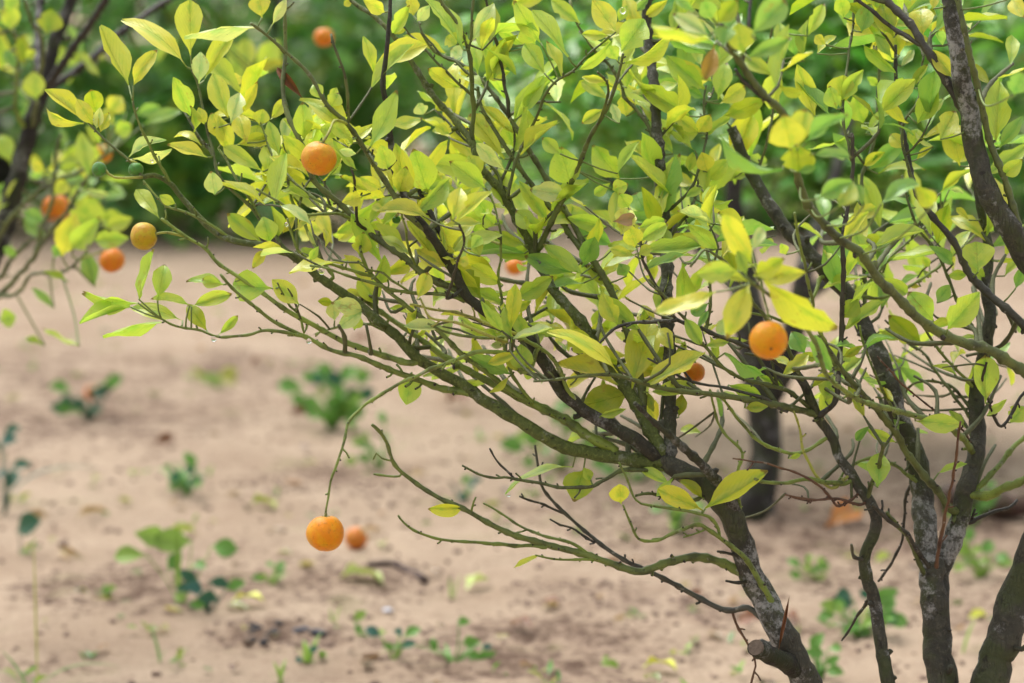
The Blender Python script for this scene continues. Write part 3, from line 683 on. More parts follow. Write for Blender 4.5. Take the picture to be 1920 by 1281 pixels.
# leaves read off the photograph: window, base, tip, visible width, colour (places in 3x enlarged windows)
WIN = dict(A=(0, 0), B=(480, 0), C=(960, 0), D=(1280, 0), E=(0, 400), F=(480, 400), G=(960, 400), H=(1280, 400), I=(0, 850), J=(480, 850), K=(960, 850), L=(1280, 850))
SC = 640 / 1907
LV = '''
A 720,480 560,145 120 y; 745,480 880,280 90 y; 1045,375 680,110 110 y; 1065,310 1060,0 150 y; 1430,150 1030,210 70 p; 1140,450 1300,185 100 y; 1110,470 1120,290 100 p
A 1065,650 970,430 110 g; 1085,740 1060,590 50 g; 480,680 250,505 90 y; 470,690 255,600 60 y; 520,700 430,555 90 y; 540,650 505,500 105 o; 560,740 610,630 70 y; 540,720 560,600 60 p
A 1275,660 1190,410 120 y; 1290,690 1340,520 100 p; 1340,640 1440,455 70 y; 1150,700 1110,600 60 y; 1250,780 1180,630 100 y; 1480,690 1260,635 50 y; 1450,700 1470,610 90 y; 1510,670 1590,560 70 y
A 1320,810 1490,770 80 y; 1470,960 1250,820 90 g; 1510,1000 1500,810 110 g; 1560,870 1500,680 80 g; 1700,780 1690,570 110 g; 1130,820 970,770 40 y; 1160,880 935,810 70 y; 720,880 930,785 60 p; 740,890 960,830 60 p
A 890,1220 765,1060 90 g; 980,1140 890,1090 60 g; 1200,1090 1180,955 100 p; 1530,1020 1395,1110 110 y; 1600,1010 1590,900 110 y; 1610,1030 1810,1160 60 p; 1465,100 1450,-20 120 y; 1520,140 1600,-10 60 p
A 1600,870 1650,760 100 y; 1580,800 1600,660 70 p; 1750,720 1790,640 50 p; 1860,720 1790,720 60 g; 1800,560 1750,470 80 g; 1830,580 1880,490 60 y; 1290,860 1220,650 100 y; 1380,800 1330,640 110 y; 1420,830 1440,700 100 g; 1850,600 1890,520 90 g
B 640,820 785,505 120 g; 740,700 930,660 70 y; 940,640 910,575 90 p; 1000,620 1055,570 50 y; 1080,750 1000,700 60 y; 760,200 860,30 80 g; 770,190 840,160 30 y; 720,70 600,0 80 y; 540,0 490,30 40 y; 900,120 970,30 70 p; 880,90 860,-30 80 y
B 1160,280 950,0 100 g; 1200,240 1330,20 100 p; 1060,300 820,200 60 y; 1120,250 1060,210 100 y; 1150,320 1090,270 90 p; 1140,490 960,385 90 y; 1180,430 1170,370 80 y; 1240,420 1220,220 90 g; 1330,440 1390,215 100 g; 1280,430 1420,400 70 y; 1370,290 1440,220 50 y
B 1150,180 1180,260 60 g; 1500,250 1340,155 50 g; 1590,240 1440,0 110 g; 1560,250 1500,130 130 g; 1610,410 1500,250 110 g; 1745,320 1540,60 90 g; 1720,440 1620,230 60 y; 1490,640 1610,420 90 g; 1480,870 1690,680 60 y; 1390,890 1190,640 120 y; 1390,950 1230,800 80 p
B 1440,830 1400,700 110 g; 1480,740 1510,700 60 y; 1760,1040 1700,820 180 g; 1700,860 1600,770 80 g; 1740,1090 1530,1060 110 p; 960,1080 880,830 170 g; 900,1180 970,1100 50 y; 850,1100 780,800 130 y; 740,950 700,810 120 g; 1100,1230 1140,1050 110 y
B 1110,1250 1320,1070 80 y; 1280,1050 1080,900 120 g; 1060,1100 1040,980 90 y; 1250,990 1190,870 110 y; 1380,1150 1350,960 110 g; 1580,1280 1450,1180 110 g; 640,1080 470,985 50 y; 700,1050 580,990 80 y; 590,1100 480,1130 90 y; 560,860 465,840 50 p
B 560,950 430,780 50 g; 540,800 240,560 110 y; 980,1050 1000,950 90 g; 1010,1100 1040,1000 70 p; 540,780 420,700 80 g; 500,740 360,720 80 g; 800,1080 840,930 120 y; 870,1010 920,1060 100 y; 1300,1230 1240,1120 110 g; 640,740 700,760 60 y; 720,1180 650,1150 50 y
C 580,180 450,0 130 y; 610,290 740,110 170 g; 630,350 900,160 80 y; 740,100 870,0 60 y; 560,320 420,220 60 p; 545,200 390,190 60 y; 480,260 550,230 40 g; 590,340 540,260 80 g; 640,490 680,340 90 g; 530,450 390,430 50 y; 545,560 390,455 70 g; 600,690 560,580 60 p
C 640,650 620,530 110 y; 510,610 390,690 70 y; 380,130 220,0 90 g; 1080,500 860,310 130 g; 1075,550 950,480 60 G; 990,650 700,470 130 g; 780,530 660,520 40 p; 1040,740 900,640 80 y; 1040,740 1110,640 90 y; 1060,770 1220,660 50 g; 1020,840 840,720 40 g
C 1150,560 1200,350 110 g; 1160,580 1300,480 100 y; 1180,650 1410,560 110 o; 1225,950 1340,640 150 Y; 1090,1010 1210,890 100 g; 1200,1020 1080,1050 60 g; 1060,1050 970,1100 50 g; 1100,1150 1230,1115 30 g; 600,1000 450,810 140 g; 590,970 710,790 60 g; 550,1020 460,1090 60 g
C 560,1060 650,1030 90 g; 890,1090 660,870 50 y; 820,1100 940,860 90 g; 860,1080 940,980 40 p; 990,960 1010,850 60 g; 900,860 830,760 60 g; 1090,960 1060,850 100 y; 650,1160 600,1080 90 g; 750,1200 690,1080 110 G; 530,1270 310,1215 90 g; 710,1270 860,1230 80 g
C 1300,1270 1150,1190 110 y; 1110,1250 920,1180 50 p; 350,400 560,230 60 g; 700,60 760,0 50 G; 600,120 640,30 60 g
D 1020,930 840,740 80 G; 1040,950 1250,775 100 G; 1010,930 1130,850 60 y; 1090,970 1360,950 50 o; 1300,1160 1120,1120 30 G; 860,610 820,480 100 g; 890,560 1010,390 90 g; 880,600 900,420 150 y; 1010,690 960,530 110 g; 1020,750 1170,620 50 g; 830,650 620,440 60 G; 740,650 640,360 110 y
D 680,340 700,110 60 g; 630,320 600,160 110 G; 700,200 790,20 80 g; 750,300 860,200 50 y; 1190,410 1010,250 70 g; 1170,330 1020,50 60 g; 1210,310 1180,150 110 y; 1340,210 1330,50 140 y; 1390,190 1460,110 60 y; 1400,50 1410,-30 50 y; 1280,490 1370,360 50 o; 1310,690 1420,490 120 g
D 1360,640 1460,550 60 p; 1220,370 1290,280 50 p; 1520,440 1390,280 90 y; 1260,690 1140,520 70 y; 1240,830 1160,750 80 y; 1290,830 1310,720 100 g; 1400,820 1300,740 30 p; 1550,930 1500,700 130 y; 1440,780 1520,620 120 y; 1310,890 1400,820 40 y; 1440,1080 1610,950 60 y
D 1750,790 1770,450 170 g; 1770,830 1900,650 80 G; 1790,980 1900,890 90 g; 1600,1230 1530,1160 40 y; 1840,-10 1907,100 90 y; 1490,1060 1570,1080 30 p; 1110,460 1180,490 40 p; 1180,210 1110,20 130 o; 1000,180 1050,20 110 G; 900,100 880,-20 90 g; 800,250 740,200 60 y; 1090,480 1030,430 50 g
E 770,500 460,440 90 g; 730,525 445,620 40 g; 910,605 575,690 55 g; 1020,600 730,530 90 g; 1060,515 840,480 50 g; 1155,655 1050,510 90 o; 1070,520 1300,450 80 g; 775,480 860,200 50 g; 880,485 920,285 110 g; 1260,400 1040,385 55 g; 1520,420 1300,400 180 g; 1480,200 1410,310 60 y
E 1670,510 1520,370 110 y; 1220,680 1330,570 50 g; 1460,160 1270,0 100 g; 1510,170 1470,20 130 g; 1640,100 1780,5 40 y; 1780,250 1680,200 50 g; 1870,600 1860,490 80 p; 1580,110 1640,20 60 y; 1250,400 1130,370 70 g
F 510,265 185,340 60 Y; 578,235 600,105 110 y; 605,545 420,500 100 p; 600,540 460,640 90 p; 680,520 590,340 140 g; 550,650 570,560 80 g; 430,500 345,490 50 o; 870,890 840,1070 130 g; 1420,900 1190,790 90 G; 1410,915 1305,1000 40 y; 870,240 660,60 70 g
F 850,220 700,130 60 p; 1020,260 840,40 90 y; 1030,150 1100,70 70 p; 1090,230 1250,40 60 y; 1060,300 900,200 90 y; 900,480 960,330 90 y; 1080,230 1010,215 25 y; 1130,260 1190,280 60 y; 1260,480 1130,330 150 o; 1380,400 1200,290 100 y; 1500,225 1180,240 60 G
F 1760,330 1500,240 110 G; 1500,180 1320,100 70 g; 1820,340 1600,170 90 g; 1560,180 1500,0 140 g; 1450,480 1660,350 110 g; 1410,530 1215,430 60 g; 1415,570 1250,560 35 g; 1420,640 1390,570 70 g; 1500,690 1450,560 80 g; 1430,540 1540,490 60 y; 1830,390 1600,430 40 G
F 1480,900 1500,790 160 o; 1490,880 1480,730 130 g; 1340,690 1440,690 30 y; 900,690 950,645 30 y; 300,260 350,185 50 g; 250,250 330,200 60 g; 340,180 290,100 40 p; 1250,240 1200,120 90 o; 1200,200 1260,130 70 g; 1330,60 1260,0 90 g
G 590,960 235,850 100 Y; 600,900 200,660 90 Y; 670,980 780,580 190 Y; 650,1010 390,1080 170 o; 740,960 1080,780 110 Y; 750,1000 1030,980 90 g; 430,770 300,650 130 o; 690,240 550,200 60 y; 690,230 520,300 40 p; 710,230 790,190 70 y; 800,200 940,180 30 y
G 740,310 970,230 50 G; 640,350 600,280 80 G; 710,150 870,60 90 g; 570,190 310,20 110 G; 520,80 380,60 40 y; 690,190 650,60 110 y; 390,300 460,130 110 G; 590,620 500,440 110 y; 590,430 420,290 70 g; 900,240 950,110 100 y
G 960,580 1060,740 80 g; 1080,740 1210,720 50 g; 820,640 900,760 90 y; 1190,780 1410,900 70 G; 1520,970 1380,910 60 g; 1210,960 1390,1020 80 g; 1300,1090 1430,1080 60 o; 1640,790 1560,660 100 G; 1580,810 1710,800 60 o; 1790,910 1690,680 90 G; 1750,1050 1800,910 130 g
G 760,1000 790,1110 50 o; 930,1140 950,1010 70 o; 500,1130 640,1090 50 g; 1100,500 1000,560 70 G; 1100,540 1040,640 40 G; 1530,230 1500,170 60 g
H 900,650 1130,490 70 g; 890,590 980,480 110 o; 900,800 1010,740 50 o; 890,900 1000,810 50 g; 1000,780 1190,700 25 G; 1340,740 1150,570 120 o; 1400,600 1260,440 150 g; 1480,650 1660,440 150 g; 1700,390 1540,200 90 g; 1650,330 1640,160 180 g; 1690,1060 1690,790 140 g
H 1700,1130 1810,1040 50 g; 1330,410 1260,400 30 y; 1300,1160 1560,1180 110 g; 1300,1270 1180,1150 90 G; 1190,1280 1030,1210 60 g; 1800,350 1900,250 50 g; 1480,350 1590,340 60 g; 1100,660 1230,700 60 g; 1450,740 1640,690 30 g; 1830,1170 1907,1080 110 g; 1760,270 1850,260 30 y
H 1420,500 1490,400 80 G; 1740,100 1690,60 50 g; 1380,300 1340,240 50 g; 1860,420 1900,300 60 G; 1800,260 1907,60 60 g; 1350,320 1390,360 30 g
K 1080,310 1430,100 130 Y; 1065,320 810,200 110 Y; 1070,260 930,150 60 o; 1060,230 1110,190 80 g; 610,285 600,170 110 Y; 340,75 -40,230 40 g; 400,90 345,270 170 o; 440,150 400,80 60 g
J 1165,310 960,310 75 Y; 1580,570 1440,640 30 Y
L 1090,190 1100,0 130 g; 1430,110 1590,60 40 g; 1190,50 960,50 50 G; 590,30 660,5 30 g
'''
FGLV = '''
C 1100,220 780,140 60 y; 1100,200 900,80 90 p; 1020,70 910,0 50 G; 1120,100 1060,0 100 G; 1150,130 1260,0 110 o; 1340,200 1530,0 150 G; 1290,300 1260,130 150 y; 1310,320 1560,210 90 G; 1130,250 1080,450 90 q; 1180,260 1200,150 120 G
C 1510,950 1160,740 70 G; 1560,830 1520,640 200 y; 1640,800 1880,640 90 G; 1600,960 1600,810 190 o; 1600,830 1640,610 130 y; 1690,860 1900,880 60 G; 1600,960 1700,930 50 G
D 760,1110 950,1010 110 G; 870,1160 950,1020 130 g; 1010,1150 980,1030 60 G; 1110,1140 1320,1030 90 G; 1400,1150 1300,1040 110 o; 1850,530 1900,400 120 G
'''
FGLV2 = '''
G 1340,290 1180,0 130 Y; 1340,210 1400,80 70 p; 1310,350 1260,210 60 g; 1260,320 1030,340 130 g; 1320,380 1180,350 50 y; 1330,390 1200,700 150 Y; 1140,440 785,550 90 Y; 1350,350 1520,250 110 Y; 1380,360 1640,330 110 y; 1400,370 1820,640 170 Y
'''
def read(txt):
    out = []
    for line in txt.strip().splitlines():
        k, rest = line.split(' ', 1); ox, oy = WIN[k]
        for it in rest.split(';'):
            a, b, w_, c = it.split()
            ax, ay_ = map(float, a.split(',')); bx, by = map(float, b.split(','))
            out.append((ox + ax * SC, oy + ay_ * SC, ox + bx * SC, oy + by * SC, float(w_) * SC, c))
    return out
petioles = MB()
main_leaves = []
def petiole(p0, p1, r=.0007):
    mid = (p0 + p1) / 2 + Vector((0, 0, -.04)) * (p1 - p0).length + RT * rnd.uniform(-.05, .05) * (p1 - p0).length
    q = smooth([(p0, r * 1.2), (mid, r), (p1, r)], .006)
    petioles.tube([a for a, _ in q], [b for _, b in q], 5)
def place(rec, Dfix=None, Dj=.0, limit=60):
    bx, by, tx, ty, wd, c = rec
    q, d = T.nearest(bx, by, Dfix, 900) if Dfix else T.nearest(bx, by)
    D = (Dfix if Dfix else q[3]) + rnd.uniform(-Dj, Dj)
    if d > 5: D += rnd.uniform(-.015, .015)
    base = at(bx, by, D)
    L = math.hypot(tx - bx, ty - by) * D / F
    tilt = rnd.uniform(-.55, .45)
    tip = at(tx, ty, D + L * math.tan(tilt) * (.8 if L > .03 else 1.3))
    if (q[0] - base).length > .002: petiole(q[0], base)
    Mx = leaf_frame(base, tip, wd * D / F * 1.04)
    main_leaves.append((L * wd, Mx, jcol(COL[c], .10), rnd.randrange(len(LEAFM))))
for r_ in read(LV): place(r_)
for r_ in read(FGLV): place(r_, 1.60, .03)
for r_ in read(FGLV2): place(r_, 1.63, .012)
main_leaves.sort(key=lambda q: -q[0])
mass = LeafMass()
for i, (a, Mx, c, k) in enumerate(main_leaves):
    if i < 300: link('leaf', LEAFM[k], None, root, c, Mx)
    else: mass.add(Mx, c, k)
# leafy shoots deeper in the crown
fill = MB()
def shoot(x, y, D, ln, ang, nleaf, cols, size=(70, 120), tree=T, mass=mass, fillmb=fill, connect=True, rad=2.0):
    q, d = tree.nearest(x, y, D, 500)
    P0 = at(x, y, D)
    px2, py2 = x + ln * math.sin(ang), y - ln * math.cos(ang)
    P2 = at(px2, py2, D + rnd.uniform(-.05, .05))
    P1 = (P0 + P2) / 2 + Vector((rnd.uniform(-.01, .01), rnd.uniform(-.01, .01), .004))
    r = rad * D / F
    pts = [(P0, r * 1.3), (P1, r), (P2, r * .7)]
    if connect and (q[0] - P0).length > .004:
        pts = [(q[0], r * 1.5), ((q[0] + P0) / 2 + Vector((0, 0, -.05 * (q[0] - P0).length)), r * 1.4)] + pts
    s_ = smooth(pts, .012)
    fillmb.tube([a for a, _ in s_], [b for _, b in s_], 5)
    for i in range(nleaf):
        t = (i + .6) / nleaf; t = .25 + .75 * t
        p = P0.lerp(P1, t * 2) if t < .5 else P1.lerp(P2, t * 2 - 1)
        az = rnd.uniform(0, 6.28)
        up = rnd.uniform(.1, .9) if i < nleaf - 1 else 1.2
        ax = (P2 - P0).normalized()
        o1 = ax.orthogonal().normalized(); o1 = Matrix.Rotation(i * 2.4 + az * .3, 3, ax) @ o1
        d_ = (ax * up + o1).normalized()
        L = rnd.uniform(*size) * D / F
        tip = p + d_ * L
        v = (Vector((0, 0, 1)) + o1 * .3 + Vector((rnd.uniform(-.5, .5), rnd.uniform(-.6, .3), 0)))
        if rnd.random() < .45: v = (CAM - p).normalized() + Vector((rnd.uniform(-.5, .5), 0, rnd.uniform(-.3, .6)))
        Mx = leaf_frame(p, tip, L * rnd.uniform(.26, .38), view=v)
        mass.add(Mx, jcol(COL[rnd.choice(cols)], .09))
def shoot_from(q, ln, ang, dz, nleaf, cols, size):
    """a leafy side shoot growing out of branch sample q"""
    P0, x, y, D, r0 = q
    px2, py2 = x + ln * math.sin(ang), y - ln * math.cos(ang)
    P2 = at(px2, py2, D + dz)
    P1 = (P0 + P2) / 2 + Vector((rnd.uniform(-.012, .012), rnd.uniform(-.01, .01), rnd.uniform(-.01, .006)))
    r = max(.0008, min(r0 * .7, .0018))
    s_ = smooth([(P0, r * 1.2), (P1, r), (P2, r * .65)], .01)
    fill.tube([a for a, _ in s_], [b * (1.25 if i % 3 == 2 else 1) for i, (_, b) in enumerate(s_)], 5)
    ax = (P2 - P0).normalized(); o0 = ax.orthogonal().normalized(); ph = rnd.uniform(0, 6.28)
    for i in range(nleaf):
        t = .35 + .65 * (i + .7) / nleaf; t = min(t, 1)
        p = P0.lerp(P1, t * 2) if t < .5 else P1.lerp(P2, t * 2 - 1)
        o1 = Matrix.Rotation(i * 2.4 + ph, 3, ax) @ o0
        d_ = (ax * (rnd.uniform(.2, .9) if i < nleaf - 1 else 1.3) + o1).normalized()
        L = rnd.uniform(*size) * D / F
        v = Vector((0, 0, 1)) + o1 * .3 + Vector((rnd.uniform(-.5, .5), rnd.uniform(-.6, .3), 0))
        if rnd.random() < .4: v = (CAM - p).normalized() + Vector((rnd.uniform(-.5, .5), 0, rnd.uniform(-.3, .6)))
        mass.add(leaf_frame(p, p + d_ * L, L * rnd.uniform(.26, .38), view=v), jcol(COL[rnd.choice(cols)], .09))
def fill_region(x0, y0, x1, y1, n, D0, D1, cols, size=(70, 125)):
    pool = [q for q in T.samples if x0 - 40 < q[1] < x1 + 40 and y0 - 20 < q[2] < y1 + 90 and q[4] < .006]
    for i in range(n):
        q = rnd.choice(pool)
        shoot_from(q, rnd.uniform(45, 130), rnd.gauss(-.1, .7), rnd.uniform(-.02, max(.05, D1 - q[3])) * rnd.random() ** .5, rnd.randint(3, 6), cols, size)
fill_region(900, 0, 1280, 420, 12, 1.98, 2.25, 'gggyo')
fill_region(1250, 0, 1920, 430, 32, 2.0, 2.35, 'ggGyoG')
fill_region(1250, 0, 1800, 300, 5, 1.85, 2.0, 'gGyo')
fill_region(640, 230, 980, 430, 15, 1.93, 2.3, 'yyYgg')
fill_region(700, 380, 980, 520, 8, 1.95, 2.2, 'yyg')
fill_region(400, 240, 600, 370, 6, 1.91, 2.1, 'yyYg')
fill_region(1580, 420, 1920, 700, 10, 2.0, 2.5, 'ggG')
fill_region(1000, 380, 1400, 560, 9, 2.0, 2.3, 'ggy')
pool = [q for q in T.samples if 1080 < q[1] < 1920 and 430 < q[2] < 960 and q[4] < .006]
for i in range(95):
    q = rnd.choice(pool); shoot_from(q, rnd.uniform(50, 150), rnd.gauss(-.35, .9), rnd.uniform(.0, .2), rnd.choice([0, 0, 0, 1, 2]), 'gGgy', (45, 95))
pool = [q for q in T.samples if 560 < q[1] < 1080 and 400 < q[2] < 700 and q[4] < .006]
for i in range(34):
    q = rnd.choice(pool); shoot_from(q, rnd.uniform(30, 90), rnd.gauss(-.8, .6), rnd.uniform(-.04, .08), rnd.choice([0, 0, 1, 2]), 'gygp', (35, 85))
pool = [q for b_ in ('A1', 'A2', 'A8', 'A14', 'A16', 'C3', 'C4', 'C6', 'A39') for q in T.br[b_] if 860 < q[1] < 1480 and 440 < q[2] < 830]
for i in range(46):
    q = rnd.choice(pool); shoot_from(q, rnd.uniform(70, 190), rnd.gauss(-.85, .28), rnd.uniform(.02, .16), rnd.choice([0, 1, 2, 3]), 'gygY', (60, 110))
mass.build('foliage', M_LEAFS, root, 'yellow-green leaves deeper in the crown')
tag(link('petioles', petioles.mesh('petioles'), M_STALKS, root), kind='stuff')
tag(link('fine_twigs', fill.mesh('fine_twigs'), M_DARKTWIG, root), kind='stuff')
# shrivelled yellow leaf and dry bits on the tree
def dry_leaf_part(bx, by, tx, ty, D, wd, c, k=0, lab=None):
    o = link('dry_leaf', DRYM[k], None, root, COL[c], leaf_frame(at(bx, by, D), at(tx, ty, D + .01), wd * D / F, narrow=True))
    if lab: o['label'] = lab
dry_leaf_part(1165, 440, 1180, 392, 1.82, 42, 'y', 0, 'crumpled yellow leaf with brown edges')
dry_leaf_part(1150, 415, 1195, 408, 1.815, 26, 't', 1)
dry_leaf_part(567, 184, 520, 128, T.br['A11'][len(T.br['A11']) * 8 // 10][3], 18, 'b', 0, 'curled brown dead leaf')
dry_leaf_part(1459, 1222, 1480, 1118, 1.85, 7, 'b', 1, 'long curled brown leaf standing on the trunk')
dry_leaf_part(735, 127, 705, 130, 1.86, 9, 'b', 0)

# ------------------------------------------------------------------ fruit
def sphere_mesh(name, nu=28, nv=18, obl=.95, dim=.06):
    mb = MB(); V = []; Fc = []
    V.append((0, 0, (1 - dim * 1.5) * obl))
    for i in range(1, nv):
        ph = math.pi * i / nv
        for k in range(nu):
            th = 2 * math.pi * k / nu
            r = 1 - dim * 1.5 * math.exp(-(ph / .28) ** 2) - dim * .5 * math.exp(-((math.pi - ph) / .22) ** 2)
            r *= 1 + .045 * noise.noise(Vector((math.cos(th) * 1.5, math.sin(th) * 1.5, ph)))
            V.append((r * math.sin(ph) * math.cos(th), r * math.sin(ph) * math.sin(th), r * math.cos(ph) * obl))
    V.append((0, 0, -(1 - dim * .5) * obl))
    for k in range(nu): Fc.append((0, 1 + k, 1 + (k + 1) % nu))
    for i in range(nv - 2):
        for k in range(nu):
            a = 1 + i * nu + k; b = 1 + i * nu + (k + 1) % nu; Fc.append((a, a + nu, b + nu, b))
    L = len(V) - 1
    for k in range(nu): Fc.append((L, L - nu + (k + 1) % nu, L - nu + k))
    me = bpy.data.meshes.new(name); me.from_pydata(V, [], Fc); me.polygons.foreach_set('use_smooth', [True] * len(Fc)); return me
PEEL = sphere_mesh('peel'); PEEL.materials.append(M_FRUIT)
M_CALYX = plain('calyx', (.20, .22, .07), .6, .3, 300); M_SCAR = plain('scar', (.14, .06, .02), .8, .2, 300)
_cal = MB()
_cal.v.append(Vector((0, 0, .90)))
for k in range(10):
    a = k * math.pi / 5; r = .26 if k % 2 == 0 else .14
    _cal.v.append(Vector((r * math.cos(a), r * math.sin(a), .915 - (.0 if k % 2 else .02))))
for k in range(10): _cal.f.append((0, 1 + k, 1 + (k + 1) % 10))
for k in range(11): _cal.v.append(_cal.v[k] - Vector((0, 0, .06)))
for k in range(10): _cal.f.append((1 + (k + 1) % 10, 1 + k, 12 + k, 12 + (k + 1) % 10))
CAL = _cal.mesh('calyx', False); CAL.materials.append(M_CALYX)
SCAR = sphere_mesh('scar', 10, 6); SCAR.materials.append(M_SCAR)
ORANGE = (.86, .28, .003); GOLD = (.80, .38, .025); GREEN = (.085, .22, .04); OCH = (.54, .29, .012); DULL = (.74, .26, .008); DEEP = (.74, .20, .008)
def fruit(px, py, rpx, D, col, label, axis=(0, 0, 1), cat='fruit', group=None, stalk=None, scar=False, pos=None, name='orange_fruit'):
    P = pos if pos is not None else at(px, py, D)
    Dd = (P - CAM).dot(FWD); r = rpx * Dd / F
    e = empty(name, P); tag(e, label, cat, group)
    z = Vector(axis).normalized(); rot = z.to_track_quat('Z', 'Y').to_matrix().to_4x4()
    Mx = Matrix.Translation(P) @ rot @ Matrix.Scale(r, 4)
    link('peel', PEEL, None, e, col, Mx); link('calyx', CAL, None, e, None, Mx)
    link('scar', SCAR, None, e, None, Mx @ Matrix.Translation((0, 0, -.905)) @ Matrix.Diagonal((.09, .09, .05, 1)))
    if stalk:
        mb = MB(); q = smooth([(P + z * r * .86, .0011), *[(s_, .0009) for s_ in stalk[:-1]], (stalk[-1], .0012)], .004)
        mb.tube([a for a, _ in q], [b * (1.25 if i % 4 == 3 else 1) for i, (_, b) in enumerate(q)], 7)
        link('stalk', mb.mesh('stalk'), M_TWIG, e, TW['y'])
    return e
def near(bid, x, y): return min(T.br[bid], key=lambda q: (q[1] - x) ** 2 + (q[2] - y) ** 2)
GR = 'citrus fruit in the grove'
q = T.br['F1'][-1]
fruit(610, 1000, 36, q[3], ORANGE, 'golden orange fruit hanging alone on a long bare green twig low over the sand', (.03, .05, 1), group=GR, stalk=[q[0]])
q = near('A12', 650, 232); D_ = q[3] - .035
fruit(598, 297, 33.5, D_, DULL, 'glossy orange fruit on a pale curved stalk among yellow leaves in the upper left', (.25, -.1, 1), group=GR, stalk=[at(617, 248, D_), at(628, 226, D_ + .01), q[0]])
q = near('A3', 349, 444)
fruit(270, 443, 26.5, q[3] - .01, OCH, 'mottled yellow-ochre fruit at the left tip of the sharp branches', (1, -.1, .18), group=GR, stalk=[at(312, 436, q[3] - .005), q[0]])
q = T.br['G36'][-1]
fruit(1441, 638, 36.5, q[3] - .01, ORANGE, 'bright orange fruit with dark navel dot below a blurred rosette of leaves', (-.05, .93, .36), group=GR, stalk=[at(1444, 604, q[3] + .006), q[0]])
q = near('A26', 242, 302)
fruit(255, 318, 14.5, q[3], GREEN, 'small unripe green fruit, right one of the pair at far left', (.1, 0, 1), group=GR, stalk=[q[0]], name='green_fruit')
q = near('A2', 268, 332)
fruit(186, 318, 14.5, q[3], GREEN, 'small unripe green fruit, left one of the pair at far left', (1, 0, -.1), group=GR, stalk=[at(215, 333, q[3]), q[0]], name='green_fruit')
q = near('A49', 938, 455)
fruit(880, 459, 9, q[3] + .1, GREEN, 'tiny green fruit hidden among the middle leaves, right of the other', (0, 0, 1), group=GR, stalk=[at(885, 440, q[3] + .1), q[0]], name='green_fruit')
q = near('A44', 750, 395)
fruit(743, 412, 8, q[3] + .05, GREEN, 'tiny green fruit just below the long dark branch at left centre', (0, 0, 1), group=GR, stalk=[q[0]], name='green_fruit')
q = near('C5', 1296, 715)
fruit(1302, 698, 20, q[3] + .09, DEEP, 'orange fruit mostly hidden behind leaves in the middle of the tree', (0, 0, 1), group=GR, stalk=[at(1310, 660, q[3] + .1), near('C4', 1356, 689)[0]])

# water beads hanging from the twigs
DROP = sphere_mesh('water_drop', 14, 10, 1.08, 0); DROP.materials.append(M_WATER)
for (x, y, r_, lab) in [(401, 636, 5, 'clear water bead under the lowest leafy twig at the left'), (579, 640, 5, 'clear water bead under the joint where the two green twigs meet'),
                   (603, 509, 6, 'large water bead under the limb beside the long yellow leaf'), (765, 631, 3, 'tiny water bead on the underside of the long green limb'),
                   (954, 928, 4, 'water bead at the tip of a drooping narrow leaf, low centre'), (708, 462, 3, 'tiny water bead on the dark limb left of centre'),
                   (1189, 770, 3.5, 'water bead below the cluster of three large yellow leaves'), (1472, 560, 4, 'water bead on the twig behind the blurred leaf rosette'),
                   (1168, 20, 6, 'bright water bead at the top edge right of centre'), (1330, 178, 4, 'water bead among the dense leaves in the upper right'),
                   (537, 421, 4, 'water bead below the fruit with the pale curved stalk'), (285, 302, 3, 'tiny water bead beside the pair of green fruit')]:
    q, d = T.nearest(x, y)
    D = q[3] - .004
    o = link('water_drop', DROP, None, None, None, Matrix.Translation(at(x, y, D)) @ Matrix.Scale(r_ * D / F, 4))
    tag(o, lab, 'water drop', 'water beads under the twigs')

# ================================================================== blurred tree at the left edge
lr = empty('citrus_tree', ground_at(-130, 1275)); lr.location.z = 0
tag(lr, 'citrus tree at the left edge, out of focus, dark slanting limbs and orange fruit', 'tree', 'citrus trees of the grove')
TL = Tree(lr); BL = TL.branch
BL('t', None, 'k', 34, 10, .0, '-130,1275 -125,1000 -90,700 -30,520 10,426 27,352 54,252 84,151 101,84 134,0 150,-60', D=2.72, mat=M_LIMB, name='trunk')
BL('t2', 't', 'k', 8, 7, .1, '84,160 72,120 72,67 74,0 76,-50')
BL('t3', 't', 'k', 8, 6, -.1, '80,165 98,150 134,94 170,45 198,0 220,-40')
BL('t4', 't', 'k', 7, 5, .1, '80,178 101,161 168,114 218,67 270,30 315,0 350,-20')
BL('t5', 't', 'm', 5, 3, -.15, '-20,500 7,426 50,379 100,342 160,318 200,290')
BL('t6', 't', 'm', 4.5, 3, -.15, '0,520 30,477 67,447 117,434 160,410')
BL('t7', 't', 'm', 5, 3, -.2, '-40,560 0,551 37,514 67,477 97,430 120,400 140,370 165,330')
BL('t8', 't7', 'm', 4, 2.5, -.02, '67,477 77,426 97,386 101,319 114,252')
BL('t9', 't', 'g', 4, 3, -.15, '54,250 30,200 35,100 20,40 10,-20')
BL('t10', 't', 'm', 4, 2.5, -.2, '-40,560 10,556 40,545 60,515 120,510 150,485')
BL('t11', 't', 'm', 4, 2.5, -.2, '60,240 80,90 60,40 45,0')
TL.samples  # leaves on it
